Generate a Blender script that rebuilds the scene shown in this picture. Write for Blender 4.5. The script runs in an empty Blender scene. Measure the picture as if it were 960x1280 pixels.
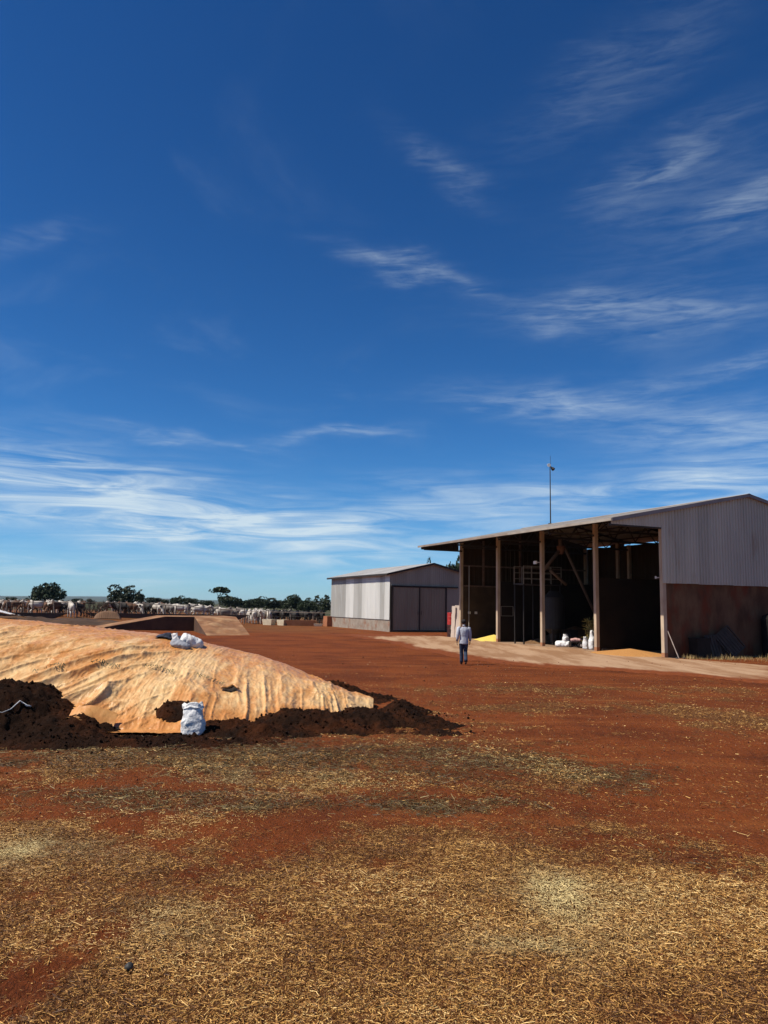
import bpy, bmesh, math, random
import numpy as np
from mathutils import Vector, Matrix, Euler
random.seed(7)
RNG = np.random.default_rng(11)
SC = bpy.context.scene
COL = SC.collection
R = math.radians

# ------------------------------------------------------------------ camera
CAM_H = 2.2
PITCH = math.atan(117.5 / 960.0)
cd = bpy.data.cameras.new('camera')
cd.sensor_fit = 'VERTICAL'; cd.sensor_height = 36.0; cd.lens = 27.0
cd.clip_start = 0.05; cd.clip_end = 30000
cam = bpy.data.objects.new('camera', cd); COL.objects.link(cam)
cam.matrix_world = (Matrix.Translation((0, 0, CAM_H)) @ Matrix.Rotation(R(90) + PITCH, 4, 'X')
                    @ Matrix.Rotation(R(1.0), 4, 'Z'))
SC.camera = cam

# ------------------------------------------------------------------ sun + sky
SUN_EL = R(53.5)
SUN_AZ = math.atan2(-0.958, -0.287)            # compass style: atan2(x, y)
sx, sy, sz = math.sin(SUN_AZ) * math.cos(SUN_EL), math.cos(SUN_AZ) * math.cos(SUN_EL), math.sin(SUN_EL)
sd = bpy.data.lights.new('sun', 'SUN'); sd.energy = 5.0; sd.angle = R(0.53); sd.color = (1.0, 0.93, 0.82)
sun = bpy.data.objects.new('sun', sd); COL.objects.link(sun)
sun.rotation_euler = Vector((sx, sy, sz)).to_track_quat('Z', 'Y').to_euler()
sun.location = (-30, -10, 40)

SKY_STRENGTH = 0.05
w = bpy.data.worlds.new('World'); SC.world = w; w.use_nodes = True
nt = w.node_tree; nt.nodes.clear()
class NB:
    """tiny node-building helper"""
    def __init__(s, nt): s.nt = nt
    def n(s, t, **k):
        o = s.nt.nodes.new(t)
        for a, b in k.items(): setattr(o, a, b)
        return o
    def put(s, sock, v):
        if isinstance(v, bpy.types.NodeSocket): s.nt.links.new(v, sock)
        else: sock.default_value = v
    def m(s, op, a, b=0.0, c=0.0, clamp=False):
        o = s.n('ShaderNodeMath', operation=op, use_clamp=clamp)
        for i, v in enumerate((a, b, c)): s.put(o.inputs[i], v)
        return o.outputs[0]
    def noise(s, vec, scale, detail=4, rough=.55, dist=0.0, dim='3D'):
        o = s.n('ShaderNodeTexNoise', noise_dimensions=dim)
        s.put(o.inputs['Vector'], vec); s.put(o.inputs['Scale'], scale); s.put(o.inputs['Detail'], detail)
        s.put(o.inputs['Roughness'], rough); s.put(o.inputs['Distortion'], dist)
        return o.outputs[0]
    def ss(s, v, lo, hi, a=0.0, b=1.0):
        o = s.n('ShaderNodeMapRange', interpolation_type='SMOOTHSTEP')
        for i, x in enumerate((v, lo, hi, a, b)): s.put(o.inputs[i], x)
        return o.outputs[0]
    def mix(s, f, a, b, mode='MIX'):
        o = s.n('ShaderNodeMix', data_type='RGBA', blend_type=mode)
        s.put(o.inputs[0], f); s.put(o.inputs[6], c4(a)); s.put(o.inputs[7], c4(b))
        return o.outputs[2]
    def xyz(s, x, y, z=0.0):
        o = s.n('ShaderNodeCombineXYZ')
        for i, v in enumerate((x, y, z)): s.put(o.inputs[i], v)
        return o.outputs[0]
    def mapping(s, vec, loc=(0, 0, 0), rot=(0, 0, 0), scale=(1, 1, 1)):
        o = s.n('ShaderNodeMapping'); s.put(o.inputs[0], vec)
        o.inputs[1].default_value = loc; o.inputs[2].default_value = rot; o.inputs[3].default_value = scale
        return o.outputs[0]
def c4(v):
    if isinstance(v, (tuple, list)) and len(v) == 3: return (*v, 1.0)
    return v

def build_sky():
    b = NB(nt)
    out = b.n('ShaderNodeOutputWorld'); bg = b.n('ShaderNodeBackground')
    sky = b.n('ShaderNodeTexSky', sky_type='NISHITA')
    sky.sun_disc = False; sky.sun_elevation = SUN_EL; sky.sun_rotation = SUN_AZ
    sky.altitude = 2200; sky.air_density = 1.0; sky.dust_density = 0.0; sky.ozone_density = 1.0
    tc = b.n('ShaderNodeTexCoord')
    sep = b.n('ShaderNodeSeparateXYZ'); b.put(sep.inputs[0], tc.outputs['Generated'])
    x, y, z = sep.outputs
    az = b.m('MULTIPLY', b.m('ARCTAN2', x, y), 57.29578)
    el = b.m('MULTIPLY', b.m('ARCSINE', z), 57.29578)
    zz = b.m('ADD', b.m('MAXIMUM', z, 0.0), 0.06)
    P = b.xyz(b.m('DIVIDE', x, zz), b.m('DIVIDE', y, zz))
    # ragged edges: warp the angles
    wn = b.n('ShaderNodeTexNoise'); b.put(wn.inputs['Vector'], b.xyz(b.m('MULTIPLY', az, .16), b.m('MULTIPLY', el, .4)))
    wn.inputs['Scale'].default_value = 1.0; wn.inputs['Detail'].default_value = 5
    ws = b.n('ShaderNodeSeparateXYZ'); b.put(ws.inputs[0], wn.outputs['Color'])
    azw = b.m('ADD', az, b.m('MULTIPLY', b.m('SUBTRACT', ws.outputs[0], .5), 9.0))
    elw = b.m('ADD', el, b.m('MULTIPLY', b.m('SUBTRACT', ws.outputs[1], .5), 3.2))
    AE = b.xyz(azw, elw)
    def blob(a, e, sa, se, amp, tilt=0.0):
        # a cirrus field at azimuth a, elevation e (degrees), drawn out along a tilted axis
        mp = b.n('ShaderNodeMapping', vector_type='TEXTURE'); b.put(mp.inputs[0], AE)
        mp.inputs[1].default_value = (a, e, 0); mp.inputs[2].default_value = (0, 0, R(tilt)); mp.inputs[3].default_value = (sa, se, 1)
        d = b.n('ShaderNodeVectorMath', operation='DOT_PRODUCT'); b.put(d.inputs[0], mp.outputs[0]); b.put(d.inputs[1], mp.outputs[0])
        return b.m('MULTIPLY', b.m('POWER', .36788, d.outputs['Value']), amp)
    hi = [(21.0, 29.8, 4.6, 1.3, .40, 22), (24, 26.5, 9, 3.5, .13, 8), (19.5, 20.6, 8.0, 1.4, .52, -3), (13.5, 21.1, 3, 1.0, .35, 12),
          (12.5, 15.0, 6.5, 1.15, .70, -2), (24.5, 12.4, 7, 1.5, .75, -4), (0.5, 24.9, 4.2, .75, .55, -16), (5.5, 23.3, 4, .7, .22, -18),
          (-3.8, 12.8, 5.0, .42, .55, 5), (-14.4, 11.7, 5.5, .35, .50, -3), (24.4, 16.0, 4, .55, .45, 8), (27.5, 27, 3, 1.5, .4, 20),
          (4.6, 30.8, 4, .9, .22, -30), (-26, 23.9, 4, .6, .15, 18), (18, 35.6, 8, 2.2, .16, 20)]
    lo = [(-25, 8.0, 10, 2.4, .78, -3), (-28, 9.9, 6, .5, .55, -2), (-16, 7.0, 10, 2.0, .66, -5), (-17, 5.5, 10, 1.0, .55, 0), (-17, 4.6, 4, .42, .75, 1), (-8, 5.3, 8, 1.5, .62, -4),
          (2, 6.2, 10, 2.0, .58, 3), (13, 8.4, 10, 1.5, .5, 2), (25, 8.6, 9, 1.8, .72, 3), (-25, 2.3, 9, .9, .45, -3), (-4, 3.0, 22, 1.5, .40, 0)]
    def total(lst):
        t = None
        for q in lst:
            g = blob(*q); t = g if t is None else b.m('ADD', t, g)
        return t
    mh, ml = total(hi), total(lo)
    # beyond the view the same kind of cloud goes on: a low bank and drifting wisps
    out_ = b.ss(b.m('ABSOLUTE', az), 33, 42)
    dl = b.m('DIVIDE', b.m('SUBTRACT', elw, 7.0), 2.6)
    ml = b.m('ADD', ml, b.m('MULTIPLY', out_, b.m('MULTIPLY', b.m('POWER', .36788, b.m('MULTIPLY', dl, dl)), .65)))
    mh = b.m('ADD', mh, b.m('MULTIPLY', b.m('MAXIMUM', out_, b.ss(el, 40, 48)), b.ss(b.noise(P, .8, 2, .5), .5, .75, 0, .5)))
    # streaky cirrus texture
    A = b.xyz(b.m('MULTIPLY', az, .10), b.m('MULTIPLY', el, .55))
    A1 = b.mapping(A, rot=(0, 0, R(-9)))
    n1 = b.noise(A1, 1.0, 8, .55, 1.6)
    n2 = b.noise(b.mapping(A, loc=(4, 2, 0), scale=(1.6, 1.9, 1)), 2.2, 8, .6, 1.0)
    tex = b.m('ADD', b.m('MULTIPLY', n1, .62), b.m('MULTIPLY', n2, .38))
    fh = b.m('MULTIPLY', b.m('MULTIPLY', mh, .82), b.ss(tex, .30, .82))
    B = b.xyz(b.m('MULTIPLY', az, .13), b.m('MULTIPLY', el, .95))
    n3 = b.noise(b.mapping(B, rot=(0, 0, R(3)), scale=(.8, 1, 1)), 1.0, 8, .58, 1.1)
    fl = b.m('MULTIPLY', b.m('MULTIPLY', ml, 1.05), b.ss(n3, .28, .80))
    # tiny veil everywhere so that the sky is never quite clean
    n4 = b.noise(P, 1.3, 6, .6, .6)
    veil = b.m('MULTIPLY', b.ss(n4, .52, .8), .07)
    f = b.m('ADD', b.m('ADD', fh, fl), veil)
    f = b.m('MULTIPLY', b.m('MINIMUM', f, .85), b.ss(el, -1.0, 1.5))
    hs = b.n('ShaderNodeHueSaturation'); b.put(hs.inputs['Color'], sky.outputs[0])
    hs.inputs['Saturation'].default_value = SKY_SAT; hs.inputs['Value'].default_value = SKY_VAL
    cl = tuple(v / SKY_STRENGTH for v in (.68, .80, .87))
    gm = b.n('ShaderNodeGamma'); b.put(gm.inputs[0], b.mix(1.0, hs.outputs[0], SKY_TINT, 'MULTIPLY')); gm.inputs[1].default_value = SKY_GAMMA
    # soft shoulder, so the haze near the horizon does not burn out
    def vm(op, a, c):
        o = b.n('ShaderNodeVectorMath', operation=op); b.put(o.inputs[0], a); b.put(o.inputs[1], c); return o.outputs[0]
    den = vm('ADD', vm('MULTIPLY', gm.outputs[0], (.036, .036, .016)), (1, 1, 1))
    soft = vm('DIVIDE', vm('MULTIPLY', gm.outputs[0], (1.1, 1.2, 1.16)), den)
    col = b.mix(f, soft, cl)
    col = b.mix(1.0, col, (.77, .77, .77), 'MULTIPLY')
    b.put(bg.inputs[0], col); bg.inputs[1].default_value = SKY_STRENGTH
    nt.links.new(bg.outputs[0], out.inputs[0])
SKY_SAT = 1.18; SKY_VAL = .98; SKY_GAMMA = 1.32; SKY_TINT = (.67, 1.04, 1.24)
w.cycles.sampling_method = 'MANUAL'; w.cycles.sample_map_resolution = 512
build_sky()
SC.view_settings.view_transform = 'Standard'; SC.view_settings.look = 'None'
SC.view_settings.exposure = 0.38; SC.view_settings.gamma = 1.0; SC.view_settings.use_curve_mapping = False
SC.render.engine = 'CYCLES'

# ------------------------------------------------------------------ helpers
def tag(o, label=None, cat=None, group=None, kind=None):
    if label: o['label'] = label
    if cat: o['category'] = cat
    if group: o['group'] = group
    if kind: o['kind'] = kind
    return o
def empty(name, loc=(0, 0, 0), rz=0.0):
    o = bpy.data.objects.new(name, None); COL.objects.link(o); o.location = loc; o.rotation_euler = (0, 0, rz)
    o.empty_display_size = .2
    return o
def link(name, me, mat=None, parent=None):
    o = bpy.data.objects.new(name, me); COL.objects.link(o)
    if mat is not None and not me.materials: me.materials.append(mat)
    if parent: o.parent = parent
    return o
class MB:
    def __init__(s): s.v = []; s.f = []
    def add(s, vs, fs):
        k = len(s.v); s.v += [tuple(p) for p in vs]; s.f += [tuple(i + k for i in q) for q in fs]
    def box(s, a, c, M=None):
        x0, y0, z0 = a; x1, y1, z1 = c
        vs = [Vector(p) for p in ((x0,y0,z0),(x1,y0,z0),(x1,y1,z0),(x0,y1,z0),(x0,y0,z1),(x1,y0,z1),(x1,y1,z1),(x0,y1,z1))]
        if M: vs = [M @ p for p in vs]
        s.add(vs, [(0,3,2,1),(4,5,6,7),(0,1,5,4),(1,2,6,5),(2,3,7,6),(3,0,4,7)])
        return s
    def bar(s, p, q, w, h=None, up=(0, 0, 1)):
        h = h or w; p = Vector(p); q = Vector(q); d = (q - p).normalized()
        u = Vector(up)
        if abs(d.dot(u)) > .98: u = Vector((0, 1, 0))
        a = d.cross(u).normalized() * w / 2; c = a.cross(d).normalized() * h / 2
        vs = [p - a - c, p + a - c, p + a + c, p - a + c, q - a - c, q + a - c, q + a + c, q - a + c]
        s.add(vs, [(0,3,2,1),(4,5,6,7),(0,1,5,4),(1,2,6,5),(2,3,7,6),(3,0,4,7)])
        return s
    def tube(s, pts, rad, n=8):
        pts = [Vector(p) for p in pts]
        rad = [rad] * len(pts) if not hasattr(rad, '__len__') else rad
        k = len(s.v); a = None
        for i, p in enumerate(pts):
            d = (pts[min(i + 1, len(pts) - 1)] - pts[max(i - 1, 0)]).normalized()
            if a is None:
                u = Vector((0, 0, 1)) if abs(d.z) < .9 else Vector((1, 0, 0)); a = d.cross(u).normalized()
            else: a = (a - d * a.dot(d)).normalized()
            c = a.cross(d)
            for j in range(n):
                t = 2 * math.pi * j / n
                s.v.append(tuple(p + (a * math.cos(t) + c * math.sin(t)) * rad[i]))
        for i in range(len(pts) - 1):
            for j in range(n):
                s.f.append((k + i * n + j, k + i * n + (j + 1) % n, k + (i + 1) * n + (j + 1) % n, k + (i + 1) * n + j))
        s.f.append(tuple(k + j for j in range(n))[::-1]); s.f.append(tuple(k + (len(pts) - 1) * n + j for j in range(n)))
        return s
    def mesh(s, name, smooth=False):
        me = bpy.data.meshes.new(name); me.from_pydata(s.v, [], s.f); me.validate()
        bm = bmesh.new(); bm.from_mesh(me); bmesh.ops.recalc_face_normals(bm, faces=bm.faces); bm.to_mesh(me); bm.free()
        if smooth: me.polygons.foreach_set('use_smooth', [True] * len(me.polygons))
        me.update(); return me
    def build(s, name, mat, parent=None, smooth=False):
        return link(name, s.mesh(name, smooth), mat, parent)
def fast_mesh(name, V, F, smooth=True):
    """numpy verts (n,3) and quads (m,4)"""
    me = bpy.data.meshes.new(name)
    V = np.ascontiguousarray(V, dtype=np.float32); F = np.ascontiguousarray(F, dtype=np.int32)
    k = F.shape[1]
    me.vertices.add(len(V)); me.vertices.foreach_set('co', V.ravel())
    me.loops.add(F.size); me.loops.foreach_set('vertex_index', F.ravel())
    me.polygons.add(len(F)); me.polygons.foreach_set('loop_start', np.arange(0, F.size, k, dtype=np.int32))
    me.polygons.foreach_set('loop_total', np.full(len(F), k, dtype=np.int32))
    me.update(calc_edges=True)
    me.polygons.foreach_set('use_smooth', np.full(len(F), smooth, dtype=bool))
    return me
def attr(me, name, vals):
    a = me.attributes.new(name, 'FLOAT', 'POINT'); a.data.foreach_set('value', np.ascontiguousarray(vals, dtype=np.float32))
def grid_faces(nx, ny):
    i = np.arange(ny - 1)[:, None] * nx + np.arange(nx - 1)[None, :]
    i = i.ravel(); return np.stack([i, i + 1, i + nx + 1, i + nx], 1)
def hashv(ix, iy, seed):
    h = (ix.astype(np.int64) * 374761393 + iy.astype(np.int64) * 668265263 + seed * 1442695041) & 0x7fffffff
    h = ((h ^ (h >> 13)) * 1274126177) & 0x7fffffff
    return ((h ^ (h >> 16)) & 0xffff) / 65535.0
def vnoise(x, y, seed=0):
    x = np.asarray(x, float); y = np.asarray(y, float)
    ix = np.floor(x); iy = np.floor(y); fx = x - ix; fy = y - iy
    fx = fx * fx * fx * (fx * (fx * 6 - 15) + 10); fy = fy * fy * fy * (fy * (fy * 6 - 15) + 10)
    a = hashv(ix, iy, seed); b_ = hashv(ix + 1, iy, seed); c = hashv(ix, iy + 1, seed); d = hashv(ix + 1, iy + 1, seed)
    return (a * (1 - fx) + b_ * fx) * (1 - fy) + (c * (1 - fx) + d * fx) * fy
def fbm(x, y, sc, oct=4, seed=0, gain=.5):
    t = 0; a = 1; n = 0
    for o in range(oct):
        t = t + a * (vnoise(x * sc, y * sc, seed + o * 17) - .5) * 2; n += a; a *= gain; sc *= 2.03
    return t / n
def ridged(x, y, sc, oct=3, seed=0):
    t = 0; a = 1; n = 0
    for o in range(oct):
        t = t + a * (1 - np.abs(2 * vnoise(x * sc, y * sc, seed + o * 13) - 1)); n += a; a *= .5; sc *= 2.1
    return t / n
def sst(v, a, b_):
    t = np.clip((np.asarray(v, float) - a) / (b_ - a), 0, 1); return t * t * (3 - 2 * t)

# ------------------------------------------------------------------ materials
MATS = {}
def pm(name, c1, c2=None, scale=4.0, rough=.8, bump=0.0, bscale=30.0, metal=0.0, spec=.3, detail=5, stretch=(1, 1, 1), c3=None, s3=1.0, t3=(.5, .7),
       rand=0.0, trans=0.0, bdist=.02):
    if name in MATS: return MATS[name]
    m = bpy.data.materials.new(name); m.use_nodes = True; MATS[name] = m
    t = m.node_tree; b = NB(t); p = t.nodes['Principled BSDF']
    tc = b.n('ShaderNodeTexCoord'); co = tc.outputs['Object']
    mp = b.mapping(co, scale=stretch)
    col = c4(c1)
    if c2 is not None: col = b.mix(b.ss(b.noise(mp, scale, detail, .6), .3, .7), c1, c2)
    if c3 is not None: col = b.mix(b.ss(b.noise(b.mapping(co, loc=(7, 3, 1), scale=stretch), s3, 6, .62), *t3), col, c3)
    if rand:
        oi = b.n('ShaderNodeObjectInfo')
        hs = b.n('ShaderNodeHueSaturation'); b.put(hs.inputs['Color'], col)
        b.put(hs.inputs['Value'], b.m('ADD', b.m('MULTIPLY', oi.outputs['Random'], 2 * rand), 1 - rand)); col = hs.outputs[0]
    b.put(p.inputs['Base Color'], col); p.inputs['Roughness'].default_value = rough; p.inputs['Metallic'].default_value = metal
    p.inputs['Specular IOR Level'].default_value = spec
    if bump:
        bn = b.n('ShaderNodeBump'); bn.inputs['Strength'].default_value = bump; bn.inputs['Distance'].default_value = bdist
        b.put(bn.inputs['Height'], b.noise(mp, bscale, 6, .65)); b.put(p.inputs['Normal'], bn.outputs[0])
    return m
GALV = pm('galvanised_sheet', (.50, .47, .385), (.42, .395, .325), .7, .6, metal=.0, spec=.25, stretch=(1, 1, .2), c3=(.30, .22, .15), s3=1.3, t3=(.55, .8), rand=.07)
GALV_BR = pm('bright_galvanised_sheet', (.60, .59, .55), (.52, .51, .47), .8, .45, spec=.5, stretch=(1, 1, .2), c3=(.44, .43, .42), s3=1.6, t3=(.55, .8), rand=.06)
GALV_DU = pm('dull_galvanised_sheet', (.40, .39, .36), (.33, .32, .29), .9, .6, spec=.3, stretch=(1, 1, .2), c3=(.45, .45, .45), s3=2.0, t3=(.5, .8), rand=.1)
ROOFM = pm('roof_sheet', (.34, .31, .28), (.27, .24, .21), .6, .6, spec=.3, c3=(.24, .15, .10), s3=.8, t3=(.55, .8))
STEEL_DK = pm('dark_steel', (.022, .018, .015), (.04, .03, .024), 3, .6)
STEEL_BR = pm('rusty_brown_steel', (.10, .055, .035), (.16, .10, .07), 3, .65)
CONC = pm('weathered_concrete', (.30, .26, .21), (.22, .17, .13), 1.6, .9, .5, 25, c3=(.22, .09, .045), s3=1.1, t3=(.5, .75))
COLM = pm('concrete_column', (.48, .38, .27), (.36, .26, .18), 2.2, .85, .3, 30, stretch=(1, 1, .4))
MASON = pm('stained_block_wall', (.165, .092, .050), (.075, .038, .021), 1.3, .95, .8, 14, stretch=(1, 1, .45), c3=(.15, .040, .018), s3=.7, t3=(.46, .62), spec=.1)
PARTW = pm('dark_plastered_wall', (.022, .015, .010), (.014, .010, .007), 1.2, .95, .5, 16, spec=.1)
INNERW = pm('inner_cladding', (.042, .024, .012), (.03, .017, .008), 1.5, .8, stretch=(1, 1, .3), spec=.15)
WHITE_BAG = pm('white_woven_bag', (.72, .71, .69), (.58, .58, .58), 9, .6, .9, 16, spec=.3, c3=(.42, .27, .18), s3=5, t3=(.58, .75), bdist=.035)
BLACKPL = pm('black_plastic', (.02, .022, .026), (.05, .05, .055), 8, .4, spec=.5)
PALEWOOD = pm('pale_weathered_board', (.72, .60, .50), (.60, .48, .39), 6, .85, .3, 40, stretch=(1, 1, .12), c3=(.35, .20, .14), s3=2, t3=(.55, .8), rand=.08)
REDP = pm('red_paint', (.42, .03, .025), (.30, .025, .02), 4, .5)
GREYP = pm('grey_paint', (.28, .27, .26), (.2, .19, .18), 5, .6)
TRUNK = pm('tree_bark', (.10, .075, .055), (.05, .04, .03), 6, .95, .6, 20)
def leafmat(name, a, b_):
    m = pm(name, a, b_, .9, .6, spec=.25, rand=.15); return m
LEAF = leafmat('dark_foliage', (.026, .040, .013), (.014, .024, .008))
LEAF2 = leafmat('olive_foliage', (.032, .042, .014), (.018, .026, .009))

# ------------------------------------------------------------------ ground
STRAW = [(0.05, 4.71, 3.3, 1.07, 0.55), (1.31, 5.79, 1.93, 1.35, 0.5), (1.53, 6.22, 0.47, 0.53, 0.9), (0.96, 5.32, 0.4, 0.3, 0.6), (-3.04, 7.07, 0.62, 0.61, 0.6), (-1.36, 5.6, 0.33, 0.33, 0.45), (-1.34, 5.06, 1.29, 0.89, 0.3), (0.63, 7.27, 0.66, 0.81, 0.45), (1.6, 9.6, 0.59, 0.9, 0.5), (-1.45, 10.01, 1.1, 0.98, 0.4), (2.35, 10.79, 0.67, 0.94, 0.4), (-3.97, 10.27, 0.6, 0.56, 0.45), (-0.1, 7.85, 0.47, 0.81, 0.2), (7.15, 16.38, 1.3, 1.71, 0.85), (1.78, 14.07, 2.6, 1.35, 0.65), (7.26, 21.94, 4.91, 1.5, 0.55), (3.5, 17.6, 3.5, 1.0, .45), (2.04, 12.2, 2.1, 0.9, 0.4), (2.57, 6.84, 0.91, 1.03, 0.3), (3.86, 9.01, 0.66, 0.5, 0.35), (-1.14, 6.66, 1.06, 0.58, 0.35), (5.2, 5.2, 1.8, 2.4, .5), (-4.6, 5.5, 1.5, 2.0, .45), (15.5, 32.5, 2.5, 2.0, .6), (-12, 72, 5, 5, .5)]
REDB = [(-3.17, 9.45, 1.03, 0.79, 0.5), (-2.46, 7.63, 0.45, 0.35, 0.7), (1.35, 9.2, 1.22, 0.75, 0.5), (4.15, 10.68, 1.92, 2.39, 0.6), (-2.12, 4.83, 0.23, 0.39, 0.7), (4.01, 13.87, 2.97, 1.94, 0.35), (-1.32, 6.04, 0.41, 0.31, 0.3), (3.83, 8.37, 0.69, 0.93, 0.4), (-0.17, 7.59, 0.61, 0.5, 0.25), (1.17, 10.95, 1.35, 0.53, 0.3)]
DARKB = [(-2.1, 8.96, 2.71, 0.57, 0.85), (0.42, 9.03, 0.36, 0.5, 0.8), (1.95, 11.01, 1.83, 1.2, 0.4), (2.91, 10.12, 0.63, 1.38, 0.45), (-2.6, 11.6, 4.9, 1.5, 1.2), (2.67, 7.5, 0.54, 0.64, 0.35), (1.15, 9.11, 0.56, 0.37, 0.6), (-0.01, 5.87, 0.35, 0.37, 0.3), (0.43, 6.37, 0.32, 0.35, 0.35), (-1.67, 4.65, 0.31, 0.18, 0.3), (2.11, 4.61, 0.23, 0.18, 0.3), (-34, 66, 14, 14, .8), (-20, 78, 10, 6, .5)]
def blobs(lst, x, y):
    xw = x + .6 * fbm(x, y, 1.3, 4, 91) ; yw = y + .6 * fbm(x, y, 1.3, 4, 77)
    t = np.zeros_like(x)
    for cx, cy, rx, ry, a in lst:
        t += a * np.exp(-((xw - cx) / rx) ** 2 - ((yw - cy) / ry) ** 2)
    return t
def covers(x, y):
    near = sst(y, 30, 14)
    st = .30 * near + .85 * blobs(STRAW, x, y) - 1.0 * blobs(REDB, x, y) + .42 * fbm(x, y, .8, 4, 5) + .36 * fbm(x, y, 2.6, 3, 55) + .22 * fbm(x, y, 11, 2, 56)
    st = st - .12 * sst(y, 8, 15)
    dk = .75 * blobs(DARKB, x, y) + .24 * fbm(x, y, 1.3, 4, 33) + .25 * fbm(x, y, 4.5, 3, 34) - .04
    tr = tracks(x, y)
    st = st - .30 * tr; dk = dk + .26 * tr
    return np.clip(st, 0, 1), np.clip(dk, 0, 1)
def tracks(x, y):
    """worn wheel tracks sweeping through the yard"""
    t = 0
    for cx, cy, r in ((-9, 9, 13.4), (-9, 9, 15.0), (11, 31, 15.6), (11, 31, 17.1), (-14, 40, 19.5), (-14, 40, 21.0), (-1.5, 4.2, 5.3), (-1.5, 4.2, 6.8)):
        q = np.hypot(x - cx, y - cy) - r + .25 * fbm(x, y, .4, 2, 12)
        t = t + np.exp(-(q / .17) ** 2) * (.55 + .45 * np.sin(np.arctan2(y - cy, x - cx) * r * 22))
    return np.clip(t, 0, 1) * (.5 + .6 * fbm(x, y, .5, 3, 13)).clip(0, 1)
def ground_z(x, y):
    x = np.asarray(x, float); y = np.asarray(y, float)
    d = np.hypot(x, y)
    fine = sst(d, 60, 12)
    z = .035 * fbm(x, y, .35, 3, 2) * sst(d, 200, 30)
    z = z + fine * (.016 * fbm(x, y, 2.2, 4, 3) + .008 * fbm(x, y, 9.0, 3, 4))
    # tyre lugs pressed into the red earth
    lx = (x + 2.42); ly = (y - 7.62)
    z = z + .022 * np.sin(lx * 26 + ly * 9) * np.exp(-(lx / .36) ** 2 - ((ly - .05) / .12) ** 2)
    # wheel ruts curving through the yard
    z = z - .030 * sst(d, 60, 25) * tracks(x, y)
    # the land climbs a little towards the pens on the left
    z = z + .65 * sst(y, 48, 82) * sst(-x, 13, 27) * sst(d, 900, 250)
    # keep the building site level
    return z
def axis(lo_f, hi_f, step, lim, grow):
    a = list(np.arange(lo_f, hi_f + 1e-6, step)); s = step
    while a[-1] < lim: s *= grow; a.append(a[-1] + s)
    s = step; l = []
    c = a[0]
    while c > -lim: s *= grow; c -= s; l.append(c)
    return np.array(l[::-1] + a)
def build_ground():
    xs = axis(-5.2, 6.4, .045, 9000, 1.06); ys = axis(3.6, 13.5, .045, 9000, 1.06)
    ys = ys[ys > -60]
    X, Y = np.meshgrid(xs, ys); X = X.ravel(); Y = Y.ravel()
    Z = ground_z(X, Y); st, dk = covers(X, Y)
    fine = sst(np.hypot(X, Y - 4), 16, 9)
    Z = Z + fine * (.010 * fbm(X, Y, 14, 2, 8) + .010 * st * fbm(X, Y, 6, 2, 9))
    me = fast_mesh('ground', np.stack([X, Y, Z], 1), grid_faces(len(xs), len(ys)))
    attr(me, 'straw', st); attr(me, 'dark', dk)
    m = bpy.data.materials.new('red_earth'); m.use_nodes = True; b = NB(m.node_tree); p = m.node_tree.nodes['Principled BSDF']
    co = b.n('ShaderNodeTexCoord').outputs['Object']
    ast = b.n('ShaderNodeAttribute', attribute_name='straw').outputs['Fac']
    adk = b.n('ShaderNodeAttribute', attribute_name='dark').outputs['Fac']
    n1 = b.noise(co, .35, 6, .6); n2 = b.noise(co, 5, 7, .65); n3 = b.noise(co, 60, 4, .7)
    red = b.mix(b.ss(n1, .35, .65), (.122, .0285, .0062), (.198, .049, .0100))
    trk = b.noise(b.mapping(co, rot=(0, 0, .12), scale=(.16, 1.0, 1)), 1.6, 7, .65, .3)
    red = b.mix(b.m('MULTIPLY', b.ss(trk, .52, .70), .55), red, (.29, .095, .024))
    red = b.mix(b.m('MULTIPLY', b.ss(trk, .46, .30), .6), red, (.080, .020, .005))
    red = b.mix(b.m('MULTIPLY', b.ss(n2, .5, .72), .5), red, (.21, .070, .020))
    red = b.mix(b.m('MULTIPLY', b.ss(n3, .50, .74), .5), red, (.055, .015, .004))
    # trampled straw dust
    strn = b.mix(b.ss(n3, .38, .62), (.20, .092, .028), (.058, .023, .007))
    f = b.m('MULTIPLY', b.ss(b.m('ADD', ast, b.m('MULTIPLY', b.m('SUBTRACT', n2, .5), .5)), .18, .62), .75)
    col = b.mix(f, red, strn)
    col = b.mix(b.m('MULTIPLY', b.ss(b.m('ADD', adk, b.m('MULTIPLY', b.m('SUBTRACT', n2, .5), 1.0)), .15, .85), .7), col, b.mix(b.ss(n3, .4, .65), (.060, .030, .010), (.090, .056, .020)))
    # far country: dry pasture and scrub
    sp = b.n('ShaderNodeSeparateXYZ'); b.put(sp.inputs[0], co)
    far = b.ss(b.m('ADD', sp.outputs[1], b.m('MULTIPLY', n1, 60)), 120, 190)
    pas = b.mix(b.ss(b.noise(co, .02, 6, .6), .4, .6), (.075, .066, .032), (.040, .046, .020))
    # withered grass in the middle distance by the pens
    mid = b.m('MULTIPLY', b.m('MULTIPLY', b.ss(sp.outputs[1], 56, 66), b.ss(b.m('ADD', b.m('MULTIPLY', sp.outputs[0], -.35), b.m('MULTIPLY', n1, 9)), 4, 7.5)), b.ss(n2, .4, .6))
    col = b.mix(b.m('MULTIPLY', mid, .6), col, (.14, .085, .03))
    col = b.mix(far, col, pas)
    b.put(p.inputs['Base Color'], col); p.inputs['Roughness'].default_value = .95; p.inputs['Specular IOR Level'].default_value = .12
    bn = b.n('ShaderNodeBump'); bn.inputs['Strength'].default_value = 1.0; bn.inputs['Distance'].default_value = .035
    b.put(bn.inputs['Height'], b.m('ADD', b.noise(co, 28, 6, .75), b.m('MULTIPLY', b.noise(co, 7, 5, .65), 2.4))); b.put(p.inputs['Normal'], bn.outputs[0])
    return tag(link('ground', me, m), kind='structure')
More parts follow.
